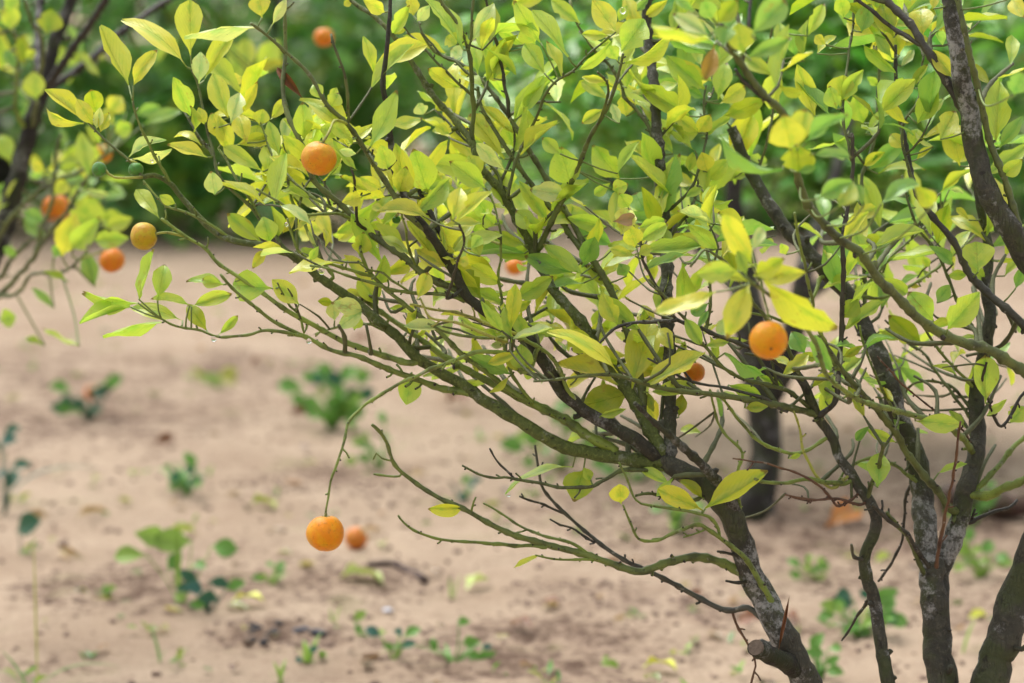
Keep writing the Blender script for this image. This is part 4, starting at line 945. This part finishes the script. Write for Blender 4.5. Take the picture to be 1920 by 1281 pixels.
LLV = '''
A 500,990 450,740 100 g; 200,560 190,400 130 g; 260,190 290,50 150 o; 60,170 50,0 110 g; 130,390 120,200 80 o; 90,380 30,280 70 G; 60,920 0,750 110 g; 470,1270 500,1090 200 g; 590,1270 740,1220 100 g; 20,380 -10,200 90 g; 30,50 100,-20 100 g
A 300,1090 370,1010 90 y; 250,950 170,920 70 y; 560,800 480,700 60 g; 150,330 200,280 60 y; 330,950 440,920 60 g; 480,1060 620,1090 50 p; 560,430 440,280 50 g; 850,370 990,230 50 g; 800,700 1020,620 70 G; 600,640 680,540 120 y; 640,700 560,620 90 y
A 1340,480 1310,240 110 g; 1390,400 1370,210 110 y; 1430,390 1560,220 130 g; 1430,430 1600,350 60 y; 130,1180 240,1240 90 G; 640,740 740,700 100 g; 700,640 620,560 110 g; 760,640 900,600 80 G
E 345,240 420,0 150 y; 400,200 560,20 130 g; 520,150 720,140 110 g; 530,410 480,215 100 G; 300,530 180,420 50 G; 0,600 90,580 110 g; 440,740 240,640 30 g; 250,740 140,700 40 g; 90,240 20,190 60 G; 300,250 360,140 80 G; 130,30 250,130 90 G; 380,380 240,330 40 o; 560,30 700,60 120 g
'''
lm = LeafMass(); pet_main = petioles; petioles = MB()
for rec in read(LLV):
    bx, by, tx, ty, wd, c = rec
    q, d = TL.nearest(bx, by)
    D = q[3] + rnd.uniform(-.08, .02)
    if bx > 230: D = q[3] + .05
    base = at(bx, by, D); L = math.hypot(tx - bx, ty - by) * D / F
    tip = at(tx, ty, D + L * rnd.uniform(-.5, .4))
    petiole(q[0], base, .0011)
    link('leaf', LEAFM[rnd.randrange(len(LEAFM))], None, lr, jcol(COL[c]), leaf_frame(base, tip, wd * D / F))
fl = MB()
for i in range(34):
    x, y = rnd.uniform(-150, 260), rnd.uniform(-60, 480)
    if x > 120 and rnd.random() < .5: continue
    shoot(x, y, rnd.uniform(2.6, 3.1), rnd.uniform(40, 90), rnd.gauss(0, .6), rnd.randint(4, 6), 'gGGy', (40, 75), TL, lm, fl)
lm.build('foliage', M_LEAFS, lr)
tag(link('petioles', petioles.mesh('petioles'), M_STALKS, lr), kind='stuff')
tag(link('fine_twigs', fl.mesh('fine_twigs'), M_DARKTWIG, lr), kind='stuff')
def lq(x, y): return TL.nearest(x, y)[0][0]
fruit(210, 488, 24, 2.52, DEEP, 'deep orange fruit, lowest on the blurred tree at the left, above the sand', (-.3, 0, 1), group=GR, stalk=[lq(190, 460)])
fruit(105, 390, 27, 2.75, DEEP, 'blurred orange fruit behind crossing stems at the left edge', group=GR, stalk=[lq(105, 360)])
fruit(192, 288, 18, 2.9, ORANGE, 'blurred orange fruit behind a pale leaf, just above the green pair', group=GR, stalk=[lq(192, 260)])

# ================================================================== background trees
def crown_leaves(mass, center, rx, ry, rz, n, cols, size, zmin, tex=0.0):
    """leaf clumps spread through a crown; gaps left between clumps"""
    made = 0; tries = 0
    while made < n and tries < n * 8:
        tries += 1
        u = Vector((rnd.gauss(0, .5), rnd.gauss(0, .5), rnd.gauss(0, .5)))
        if u.length > 1.15: continue
        cpt = center + Vector((u.x * rx, u.y * ry, u.z * rz))
        if cpt.z < zmin: continue
        if noise.noise(cpt * 2.6 + Vector((tex, 0, 0))) < -.12: continue
        for k in range(rnd.randint(5, 8)):
            p = cpt + Vector((rnd.uniform(-1, 1), rnd.uniform(-1, 1), rnd.uniform(-.6, .6))) * size * .8
            if p.z < zmin: p.z = zmin + rnd.uniform(0, .1)
            L = size * rnd.uniform(.75, 1.25)
            d_ = Vector((rnd.gauss(0, 1), rnd.gauss(0, 1), rnd.uniform(-.6, .9))).normalized()
            v = Vector((rnd.uniform(-.6, .6), rnd.uniform(-.8, .4), 1))
            mass.add(leaf_frame(p, p + d_ * L, L * .42, view=v), jcol(rnd.choice(cols), .25)); made += 1
BGC = [(.16, .44, .08), (.12, .35, .07), (.20, .48, .08), (.28, .56, .09), (.09, .27, .06)]
BGY = BGC + [(.22, .36, .05), (.16, .30, .05), (.30, .40, .05)]
def back_tree(name, base, trunk, limbs, crown, n, cols, size, zmin, label, cat='tree', group='citrus trees of the grove', bark=M_LIMB):
    e = empty(name, base); tag(e, label, cat, group)
    mb = MB(); s_ = smooth(trunk, .05)
    mb.tube([a for a, _ in s_], [b for _, b in s_], 10, lump=.2); link('trunk', mb.mesh('trunk'), bark, e, TW['k'])
    for l_ in limbs:
        mb = MB(); s_ = smooth(l_, .05); mb.tube([a for a, _ in s_], [b for _, b in s_], 7, lump=.15); link('branch', mb.mesh('branch'), bark, e, TW['k'])
    lmz = LeafMass()
    for (c, rx, ry, rz, f) in crown: crown_leaves(lmz, c, rx, ry, rz, int(n * f), cols, size, zmin, base.x * 3.1)
    lmz.build('crown', M_BACKLEAF, e)
    return e
# the nearer one whose dark trunk stands on the sand behind the sharp branches
g0 = ground_at(1412, 985); D0 = (g0 - CAM).dot(FWD)
def bt(x, y, dD=0): return at(x, y, D0 + dD)
back_tree('citrus_tree', g0, [(g0 - Vector((0, 0, .03)), .034), (bt(1418, 930), .026), (bt(1436, 850), .023), (bt(1432, 770), .024), (bt(1420, 690), .025), (bt(1405, 600), .024), (bt(1395, 500), .018), (bt(1375, 380), .014), (bt(1390, 200), .010)],
          [[(bt(1432, 760), .020), (bt(1470, 690), .018), (bt(1492, 600), .017), (bt(1510, 500), .014), (bt(1560, 350, .1), .01), (bt(1600, 200, .2), .007)],
           [(bt(1400, 560), .013), (bt(1330, 480, .1), .011), (bt(1230, 400, .2), .009), (bt(1130, 330, .25), .006)],
           [(bt(1500, 560), .012), (bt(1620, 480, .2), .01), (bt(1740, 400, .3), .008), (bt(1850, 330, .3), .006)]],
          [(bt(1400, 150, .5), .42, .38, .38, .45), (bt(1700, 180, .6), .38, .35, .36, .35), (bt(1120, 120, .8), .25, .3, .28, .2)], 3000, BGC[:4] + BGY[5:7], .062, bt(1400, 470).z,
          'blurred citrus tree with dark bare trunk standing on the sand behind the main branches')
rows = [  # x, y, height, crown radius
    (-2.9, 7.2, 1.7, .85), (-1.75, 7.0, 1.6, .8), (-.75, 6.8, 1.65, .75), (.35, 7.4, 1.7, .72), (1.35, 7.0, 1.75, .8), (2.4, 7.3, 1.7, .85),
    (-3.1, 9.9, 2.0, 1.0), (-1.7, 10.0, 2.1, 1.0), (-.3, 10.3, 2.0, 1.0), (1.1, 10.1, 2.1, 1.0), (2.5, 9.8, 2.0, 1.0), (3.8, 10.2, 2.0, 1.0)]
LB = ['citrus bush at the far left of the middle row, beyond the frame edge', 'green citrus bush behind the blurred tree at the left', 'green citrus bush behind the upper left yellow leaves', 'green citrus bush behind the centre branches, with pale sand below',
      'green citrus bush behind the upright stems right of centre', 'dark green citrus bush at the right edge behind the whitish limb',
      'farther citrus bush, leftmost of the back row', 'farther citrus bush in the back row left of the top fruit', 'farther citrus bush in the back row behind the centre gap', 'farther citrus bush in the back row behind the upright stem',
      'farther dark citrus bush in the back row at the right', 'farther citrus bush, rightmost of the back row']
for i, (x, y, h, r_) in enumerate(rows):
    far = y > 9; y += 1.15 if not far else .9
    b = Vector((x, y, 0))
    tr = [(b - Vector((0, 0, .03)), .035), (b + Vector((.02, 0, .25)), .028), (b + Vector((-.03, .03, .6)), .022), (b + Vector((.03, 0, h * .75)), .012)]
    li = [[(b + Vector((0, 0, .12)), .02), (b + Vector((.25 * s1, .1 * s2, .4)), .014), (b + Vector((.5 * s1, .25 * s2, .8)), .008)] for s1, s2 in ((1, 1), (-1, .6), (.7, -1), (-.8, -1))]
    lo = .55 if i == 3 else .2
    cr = [(b + Vector((0, 0, h * .62)), r_ * .95, r_ * .8, h * .42, .5), (b + Vector((-r_ * .5, -.15, h * lo)), r_ * .55, r_ * .5, h * .22, .25), (b + Vector((r_ * .5, -.1, h * .2)), r_ * .55, r_ * .5, h * .22, .2), (b + Vector((0, -.1, .16)), r_ * 1.0, r_ * .6, .2, .22 if i != 3 else .08)]
    back_tree('citrus_bush', b, tr, li, cr, 3000 if not far else 2200, BGC if (x > 1 or far) else BGY, .085 if not far else .11, .03, LB[i], 'bush', 'rows of citrus bushes in the background')
ug = LeafMass()
for i in range(5200):
    x = rnd.uniform(-3.6, 3.6); y = rnd.uniform(7.7, 10.4)
    nz = noise.noise(Vector((x * 1.6, y * 1.1, 2)))
    if nz < -.02 or (-.7 < x < .12 and rnd.random() < .75): continue
    p = Vector((x, y, rnd.random() ** 1.6 * (.08 + .45 * max(0, nz)))); L = rnd.uniform(.04, .09); d_ = Vector((rnd.gauss(0, 1), rnd.gauss(0, 1), rnd.uniform(-.3, 1))).normalized()
    ug.add(leaf_frame(p, p + d_ * L, L * .45, view=Vector((rnd.uniform(-.5, .5), -.6, rnd.uniform(.4, 1.4)))), jcol(rnd.choice(BGC), .25))
o = ug.build('undergrowth', M_BACKLEAF, None); tag(o, 'low green undergrowth below the far bushes', 'undergrowth', kind='stuff')
# far mass closing the view
fm = LeafMass()
for i in range(5200):
    x = rnd.uniform(-9, 9); z = rnd.random() ** 1.1 * 3.6; y = 15.0 + rnd.uniform(-.9, .9) + .7 * noise.noise(Vector((x, 0, z)))
    p = Vector((x, y, z)); L = rnd.uniform(.18, .34); d_ = Vector((rnd.gauss(0, 1), rnd.gauss(0, .6), rnd.gauss(0, .6))).normalized()
    fm.add(leaf_frame(p, p + d_ * L, L * .5, view=Vector((rnd.uniform(-.5, .5), -1, rnd.uniform(.2, 1.4)))), jcol(rnd.choice(BGC), .25))
o = fm.build('far_undergrowth', M_BACKLEAF, None); tag(o, 'dense dark green undergrowth closing the view behind the grove', 'undergrowth', kind='stuff')
# blurred fruit in the background
fruit(607, 70, 19, 3.0, DEEP, 'blurred orange fruit near the top of the picture, upper left', group=GR)
fruit(965, 500, 17, 2.75, DEEP, 'blurred orange fruit seen low between the centre branches', group=GR)

# ================================================================== on the sand
g = ground_at(668, 1030)
fruit(0, 0, 22, 0, (.62, .16, .02), 'fallen brownish orange fruit lying on the sand behind the hanging fruit', (.6, -.3, .7), group='fallen fruit on the sand', pos=Vector((g.x, g.y, gheight(g.x, g.y) + .0155)), name='fallen_fruit')
g = ground_at(172, 755)
fruit(0, 0, 14, 0, (.66, .14, .02), 'fallen orange fruit lying in a small weed at far left', (.3, -.3, .7), group='fallen fruit on the sand', pos=Vector((g.x, g.y, gheight(g.x, g.y) + .016)), name='fallen_fruit')
FLV = [(1020, 1125, 1050, 1135, 12, 'b', 'small brown fallen leaf on the sand left of the leaning trunk'),
       (285, 845, 325, 838, 12, 'b', 'small brown fallen leaf far back above the dark tufted weed'),
       (760, 905, 800, 900, 12, 't', 'small tan fallen leaf behind the bare twig tips'),
       (960, 1180, 1000, 1196, 14, 'b', 'reddish brown fallen leaf in the dark soil at bottom centre'),
       (660, 650, 700, 645, 10, 'b', 'brown fallen leaf far back beneath the long green limb'),
       (470, 690, 520, 696, 12, 'b', 'brown fallen leaf far back in the shaded soil at left'),
       (1290, 1130, 1320, 1120, 12, 'b', 'small brown fallen leaf below the grey drooping branch'),
       (1640, 1060, 1670, 1055, 12, 'o', 'olive fallen leaf right of the thin middle trunk'),
       (635, 1090, 722, 1108, 26, 'p', 'pale yellow fallen leaf like a boat on the sand below the hanging fruit'),
       (1207, 1255, 1272, 1272, 24, 'Y', 'fallen leaf half yellow half brown at the bottom edge'),
       (1546, 1005, 1606, 985, 40, 'r', 'fallen orange-red leaf standing up on the sand between the trunks'),
       (1385, 1168, 1437, 1185, 26, 'b', 'fallen dark brown leaf just left of the leaning trunk'),
       (1500, 1190, 1462, 1175, 16, 'b', 'fallen dark brown leaf just right of the leaning trunk'),
       (840, 762, 872, 776, 22, 'b', 'small upright brown leaf on the sand in the centre'),
       (538, 780, 590, 768, 18, 'b', 'brown leaf beside the green weed clump left of centre'),
       (143, 975, 203, 970, 14, 't', 'tan fallen leaf with dark underside on the left sand'),
       (111, 1042, 157, 1052, 15, 't', 'small tan fallen leaf below the other at the left'),
       (312, 1008, 366, 1006, 14, 'o', 'ochre fallen leaf behind the broad-leaved weed'),
       (436, 1140, 500, 1148, 17, 'Y', 'yellow fallen leaf right of the dark green weed'),
       (872, 1106, 915, 1092, 18, 'p', 'pale fallen leaf right of the curved stick'),
       (40, 972, 92, 968, 10, 't', 'thin tan fallen leaf at the left edge'),
       (1815, 1155, 1850, 1150, 12, 'Y', 'small yellow fallen leaf between the right-hand trunks'),
       (470, 955, 515, 968, 14, 'o', 'small olive fallen leaf left of the hanging fruit'),
       (480, 985, 530, 905, 8, 't', None)]
for (x0, y0, x1, y1, wd, c, lab) in FLV:
    if lab is None: continue
    a = ground_at(x0, y0); b = ground_at(x1, y1)
    Dd = (a - CAM).dot(FWD)
    a.z = gheight(a.x, a.y) + .004; b.z = gheight(b.x, b.y) + .006
    up_ = .85
    vw = wd * Dd / F
    if c in 'rb' and vw > .009: b.z += .012; a.z += .004; up_ = .35; vw *= 1.25
    o = link('fallen_leaf', DRYM[len(lab) % 2], None, None, COL[c], leaf_frame(a, b, max(vw, .014), view=Vector((0, -.5, up_))))
    tag(o, lab, 'fallen leaf', 'fallen leaves on the sand')
# little litter: many scraps
lit = LeafMass()
for i in range(420):
    y = rnd.uniform(2.5, 6.5); x = rnd.uniform(-.24, .24) * y
    a = Vector((x, y, gheight(x, y) + .004)); th = rnd.uniform(0, 6.3); L = rnd.uniform(.008, .034)
    lit.add(leaf_frame(a, a + Vector((math.cos(th) * L, math.sin(th) * L, rnd.uniform(0, .004))), L * .5, view=Vector((rnd.uniform(-.5, .5), rnd.uniform(-.5, .5), 1))), jcol(rnd.choice([(.30, .17, .08), (.16, .09, .05), (.38, .33, .10), (.34, .22, .11), (.22, .26, .07)]), .2))
o = lit.build('leaf_litter', M_LEAFS, None); tag(o, 'scraps of dry leaf scattered over the sand', 'leaf litter', kind='stuff')
# curved dark stick, charcoal, pebble, log
mb = MB()
st = [ground_at(*q) for q in ((690, 1068), (730, 1064), (760, 1072), (796, 1090))]
s_ = smooth([(Vector((q.x, q.y, gheight(q.x, q.y) + .006)), r_) for q, r_ in zip(st, (.003, .004, .0045, .006))], .008)
mb.tube([a for a, _ in s_], [b for _, b in s_], 8, lump=.3)
tag(link('stick', mb.mesh('stick'), plain('dead_wood', (.07, .045, .04), .9)), 'curved dark dead stick lying on the sand right of the yellow leaf', 'stick')
mb = MB()
for i in range(16):
    q = ground_at(rnd.uniform(470, 525), rnd.uniform(1180, 1210)); lump(mb, Vector((q.x, q.y, gheight(q.x, q.y) + .004)), rnd.uniform(.003, .007), .8, i, 6)
tag(link('charcoal_heap', mb.mesh('charcoal_heap', False), plain('charcoal', (.018, .018, .022), .8)), 'little heap of black charred bits on the sand at lower left', 'charcoal')
mb = MB()
for x, y in ((560, 1190), (572, 1188), (592, 1194), (604, 1196)):
    q = ground_at(x, y); lump(mb, Vector((q.x, q.y, gheight(q.x, q.y) + .006)), .0075, .7, x, 7)
tag(link('dark_pebble', mb.mesh('dark_pebble'), plain('dark_stone', (.03, .033, .05), .6)), 'blue-black lump in the sand right of the charred heap', 'pebble')
mb = MB(); q = ground_at(727, 1140); lump(mb, Vector((q.x, q.y, gheight(q.x, q.y) + .003)), .0065, .45, 2, 9)
tag(link('white_pebble', mb.mesh('white_pebble'), plain('white_stone', (.62, .62, .68), .5, .1)), 'small white pebble on the sand below the yellow leaf', 'pebble')
mb = MB(); a = ground_at(1760, 972); b = ground_at(2010, 985)
mb.tube([Vector((a.x + (b.x - a.x) * t, a.y + (b.y - a.y) * t, .028 + .004 * math.sin(t * 9))) for t in [i / 14 for i in range(15)]], [.019 + .003 * math.sin(i * 1.3) for i in range(15)], 12, lump=.25)
tag(link('log', mb.mesh('log'), M_LIMB, None, (.12, .06, .05)), 'reddish brown log lying on the ground behind the right-hand trunk', 'log')

# weeds
WG = {'g': (.14, .32, .055), 'd': (.035, .12, .06), 'l': (.26, .42, .07), 'b': (.05, .16, .12), 'y': (.4, .42, .09)}
def blade(mbv, p, h, lean, az, wd, droop):
    """arching grass blade as points"""
    d_ = Vector((math.cos(az), math.sin(az), 0)); s_ = Vector((-d_.y, d_.x, 0))
    pts = []
    for i in range(9):
        t = i / 8
        pts.append((p + d_ * (lean * t + droop * t * t) * h + Vector((0, 0, h * (t - droop * .55 * t ** 3))), wd * math.sin(math.pi * min(1, .15 + t * .85)) ** .8))
    b = len(mbv.v)
    for q, w_ in pts: mbv.v += [q - s_ * w_, q - Vector((0, 0, w_ * .35)), q + s_ * w_]
    for i in range(8):
        a = b + i * 3; mbv.f += [(a, a + 3, a + 4, a + 1), (a + 1, a + 4, a + 5, a + 2)]
M_GRASS = {}
for k, v in WG.items():
    m = NT('weed_leaf_' + {'g': 'green', 'd': 'dark', 'l': 'light', 'b': 'bluish', 'y': 'yellowish'}[k]); P = m.n('ShaderNodeNewGeometry').outputs['Position']
    c = m.mix(m.noise(P, 45), tuple(x * 1.25 for x in v), tuple(x * .75 for x in v)); bb = m.bsdf(c, .42)
    tr = m.n('ShaderNodeBsdfTranslucent'); m.l(c, tr.inputs[0]); mx = m.n('ShaderNodeMixShader'); mx.inputs[0].default_value = .35
    m.l(bb.outputs[0], mx.inputs[1]); m.l(tr.outputs[0], mx.inputs[2]); m.l(mx.outputs[0], m.out.inputs[0]); M_GRASS[k] = m.m
def weed(x, y, hpx, label, blades=(), broad=(), col='g', col2=None, name='weed'):
    """blades: (lean, azimuth, width px, droop, height factor); broad: (dx px, dy px, size px, colour)"""
    g = ground_at(x, y); g.z = gheight(g.x, g.y); D = (g - CAM).dot(FWD); k = D / F
    e = empty(name, g); tag(e, label, 'weed', 'small weeds on the sand')
    for (lean, az, wd, dr, hf) in blades:
        mb = MB(); blade(mb, g + Vector((rnd.uniform(-.003, .003), rnd.uniform(-.003, .003), -.003)), hpx * hf * k, lean, R(az), wd * k, dr)
        link('blade', mb.mesh('blade'), M_GRASS[col], e)
    for (dx, dy, sz, c2) in broad:
        P = g + RT * dx * k + UP * (-dy) * k + Vector((0, rnd.uniform(-.012, .012), 0))
        mb = MB(); s_ = smooth([(g - Vector((0, 0, .003)), .0012), ((g + P) / 2 + RT * .003, .001), (P, .0008)], .008)
        mb.tube([a for a, _ in s_], [b for _, b in s_], 5); link('stem', mb.mesh('stem'), M_GRASS[col], e)
        d_ = (Vector((dx * .02, rnd.uniform(-1, .4), rnd.uniform(-.1, .5))) + RT * rnd.uniform(-1, 1)).normalized(); L = sz * k
        V, Fc = leaf_grid(nl=7, nw=2, wid=rnd.choice(['ell', 'ov', 'ob']), arch=.12, fold=.12, petiole=.1, seed=int(sz))
        me = bpy.data.meshes.new('leaf'); me.from_pydata(V, [], Fc); me.polygons.foreach_set('use_smooth', [True] * len(Fc))
        link('leaf', me, M_GRASS[c2], e, None, leaf_frame(P, P + d_ * L, L * .62, view=Vector((rnd.uniform(-.4, .4), -1, rnd.uniform(.2, .9)))))
    return e
def bl(n, sp=.8, wd=4, dr=.6): return [(rnd.uniform(0, sp), rnd.uniform(0, 360), wd * rnd.uniform(.7, 1.2), dr * rnd.uniform(.4, 1.4), rnd.uniform(.5, 1.05)) for _ in range(n)]
def br(n, w_, h, sz, cs): return [(rnd.uniform(-w_, w_), rnd.uniform(-h, -h * .15), sz * rnd.uniform(.7, 1.2), rnd.choice(cs)) for _ in range(n)]
weed(338, 1140, 210, 'tall light green weed with spreading leaves and an upright blade at lower left', [(.02, 90, 5, .0, .8), (.1, 10, 4, .15, .45)], [(-60, -95, 60, 'l'), (-30, -115, 70, 'l'), (20, -115, 80, 'l'), (60, -110, 60, 'g'), (-22, -65, 44, 'g'), (22, -70, 40, 'g'), (-10, -20, 36, 'l')], 'l')
weed(388, 1160, 90, 'dark green round-leaved weed at the foot of the tall light weed', [], [(-18, -60, 40, 'd'), (5, -65, 40, 'd'), (-8, -40, 44, 'b'), (22, -30, 46, 'd'), (35, -45, 40, 'g'), (0, -15, 36, 'g'), (-28, -48, 34, 'd')], 'd')
weed(352, 930, 80, 'small dark blue-green tufted weed on the left sand', bl(6, .6, 6, .5), br(9, 30, 50, 36, 'dgg'), 'g')
weed(622, 800, 110, 'bushy green weed clump under the low branches left of centre', bl(8, .8, 6, .5), br(26, 50, 105, 46, 'gdglg'), 'g')
weed(168, 790, 60, 'low dark weed round the fallen fruit at far left', bl(4, .8, 5), br(12, 45, 60, 42, 'dgdg'), 'd')
weed(36, 1034, 60, 'single big round dark green leaf on a stalk at the left edge', [], [(-2, -44, 74, 'd')], 'd')
weed(8, 960, 170, 'dark bluish weed with drooping leaves at the left edge', [(.15, 20, 6, 1.0, 1.0), (.1, 200, 6, 1, .7)], br(8, 16, 150, 44, 'bd'), 'b')
weed(66, 1290, 320, 'thin tall grass seed stalk with an arching blade in the lower left corner', [(.01, 90, 1.8, .0, 1.0)], [], 'y')
weed(60, 1296, 130, 'arching green grass blades in the lower left corner', [(.35, 5, 4.5, 1.0, .95), (.3, 160, 4, .3, .8), (.5, 190, 4, .4, .6)], [], 'g')
weed(512, 1098, 60, 'small yellow-green seedling left of the hanging fruit', bl(3, .5, 4), br(6, 20, 45, 28, 'lgd'), 'l')
weed(578, 1250, 75, 'thin grass seedling growing beside the blue-black lump', bl(5, .5, 5, .4), br(2, 14, 40, 24, 'b'), 'l')
weed(525, 1284, 60, 'upright grass tuft at the bottom edge left of centre', bl(5, .3, 5, .4), [], 'l')
weed(735, 1245, 60, 'small weed with oval leaves at the bottom, centre left', bl(2, .4, 4), br(6, 32, 55, 34, 'lgb'), 'l')
weed(850, 1250, 95, 'weed with forked green leaves near the bottom centre', bl(5, .7, 5, .9), br(6, 42, 80, 34, 'glg'), 'g')
weed(302, 1240, 85, 'single slender grass blade at the lower left', [(.1, 150, 4, .2, 1.0), (.3, 20, 2.5, .2, .4)], [], 'g')
weed(690, 1200, 40, 'tiny two-leaved seedling below the white pebble', [], br(4, 28, 34, 32, 'lg'), 'g')
weed(900, 1236, 34, 'tiny flat seedling right of the forked weed', [], br(3, 16, 24, 26, 'gb'), 'g')
weed(1128, 1250, 30, 'lone small green leaf in the sand at bottom centre', [], br(2, 10, 16, 30, 'lg'), 'g')
weed(1610, 1195, 90, 'bright green weed on the sand behind the thin middle trunk', bl(4, .6, 5), br(20, 55, 85, 42, 'glgd'), 'g')
weed(868, 945, 60, 'small bluish weed on the sand below the drooping twigs', bl(2, .5, 4), br(6, 16, 50, 30, 'bg'), 'b')
weed(712, 880, 90, 'loose green weed behind the bare twig tips', bl(4, .6, 4), br(10, 45, 90, 30, 'ggl'), 'g')
weed(1050, 880, 110, 'broad-leaved green weed behind the lower limb', bl(4, .7, 6), br(20, 75, 110, 48, 'glg'), 'g')
weed(1265, 1010, 80, 'blurred green weed behind the leaning trunk', bl(4, .6, 5), br(12, 42, 75, 36, 'glg'), 'g')
weed(1190, 900, 60, 'blurred green weed under the dark limb', bl(3, .6, 5), br(9, 60, 55, 36, 'glg'), 'g')
weed(1535, 1085, 46, 'low pale weed right of the leaning trunk', bl(5, .6, 4), br(8, 34, 36, 28, 'lg'), 'l')
weed(1835, 1085, 80, 'bright green weed between the right-hand trunks', bl(5, .6, 5), br(12, 32, 75, 34, 'glg'), 'l')
weed(1825, 990, 90, 'green weed growing by the log', bl(5, .6, 5), br(10, 30, 85, 34, 'glg'), 'g')
weed(1808, 1225, 80, 'single bright grass blade right of the thick trunk', [(.15, 20, 5, .2, 1.0)], [], 'l')
weed(1535, 1275, 60, 'green weed at the bottom edge between the trunks', bl(3, .5, 5), br(9, 40, 55, 36, 'glg'), 'g')
weed(195, 1125, 36, 'tiny green seedling in the dark soil at left', bl(2, .4, 3), br(4, 12, 26, 22, 'lg'), 'g')
weed(850, 1115, 56, 'thin pale grass sprout in the sand at centre', bl(3, .3, 3, .2), [], 'l')
weed(410, 725, 30, 'low yellowish weed far back on the left sand', [], br(8, 50, 26, 34, 'yl'), 'l')
weed(625, 1165, 60, 'thin wispy sprout between leaf and pebble', bl(3, .2, 2.5, .3), [], 'l')
# faint seedlings as ground cover
gc = LeafMass()
for i in range(300):
    y = rnd.uniform(2.5, 7.0); x = rnd.uniform(-.25, .25) * y
    if noise.noise(Vector((x * 2.1, y * 2.1, 5))) < .05: continue
    for k in range(rnd.randint(2, 5)):
        a = Vector((x, y, gheight(x, y))) + Vector((rnd.uniform(-.01, .01), rnd.uniform(-.01, .01), rnd.uniform(0, .006))); th = rnd.uniform(0, 6.3); L = rnd.uniform(.008, .02)
        gc.add(leaf_frame(a, a + Vector((math.cos(th) * L, math.sin(th) * L, rnd.uniform(.0, .014))), L * .4, view=Vector((0, -.4, 1))), jcol(rnd.choice([WG['g'], WG['l'], WG['g'], WG['y']]), .2))
o = gc.build('seedlings', M_LEAFS, None); tag(o, 'sparse tiny green seedlings over the sand', 'ground cover', kind='stuff')
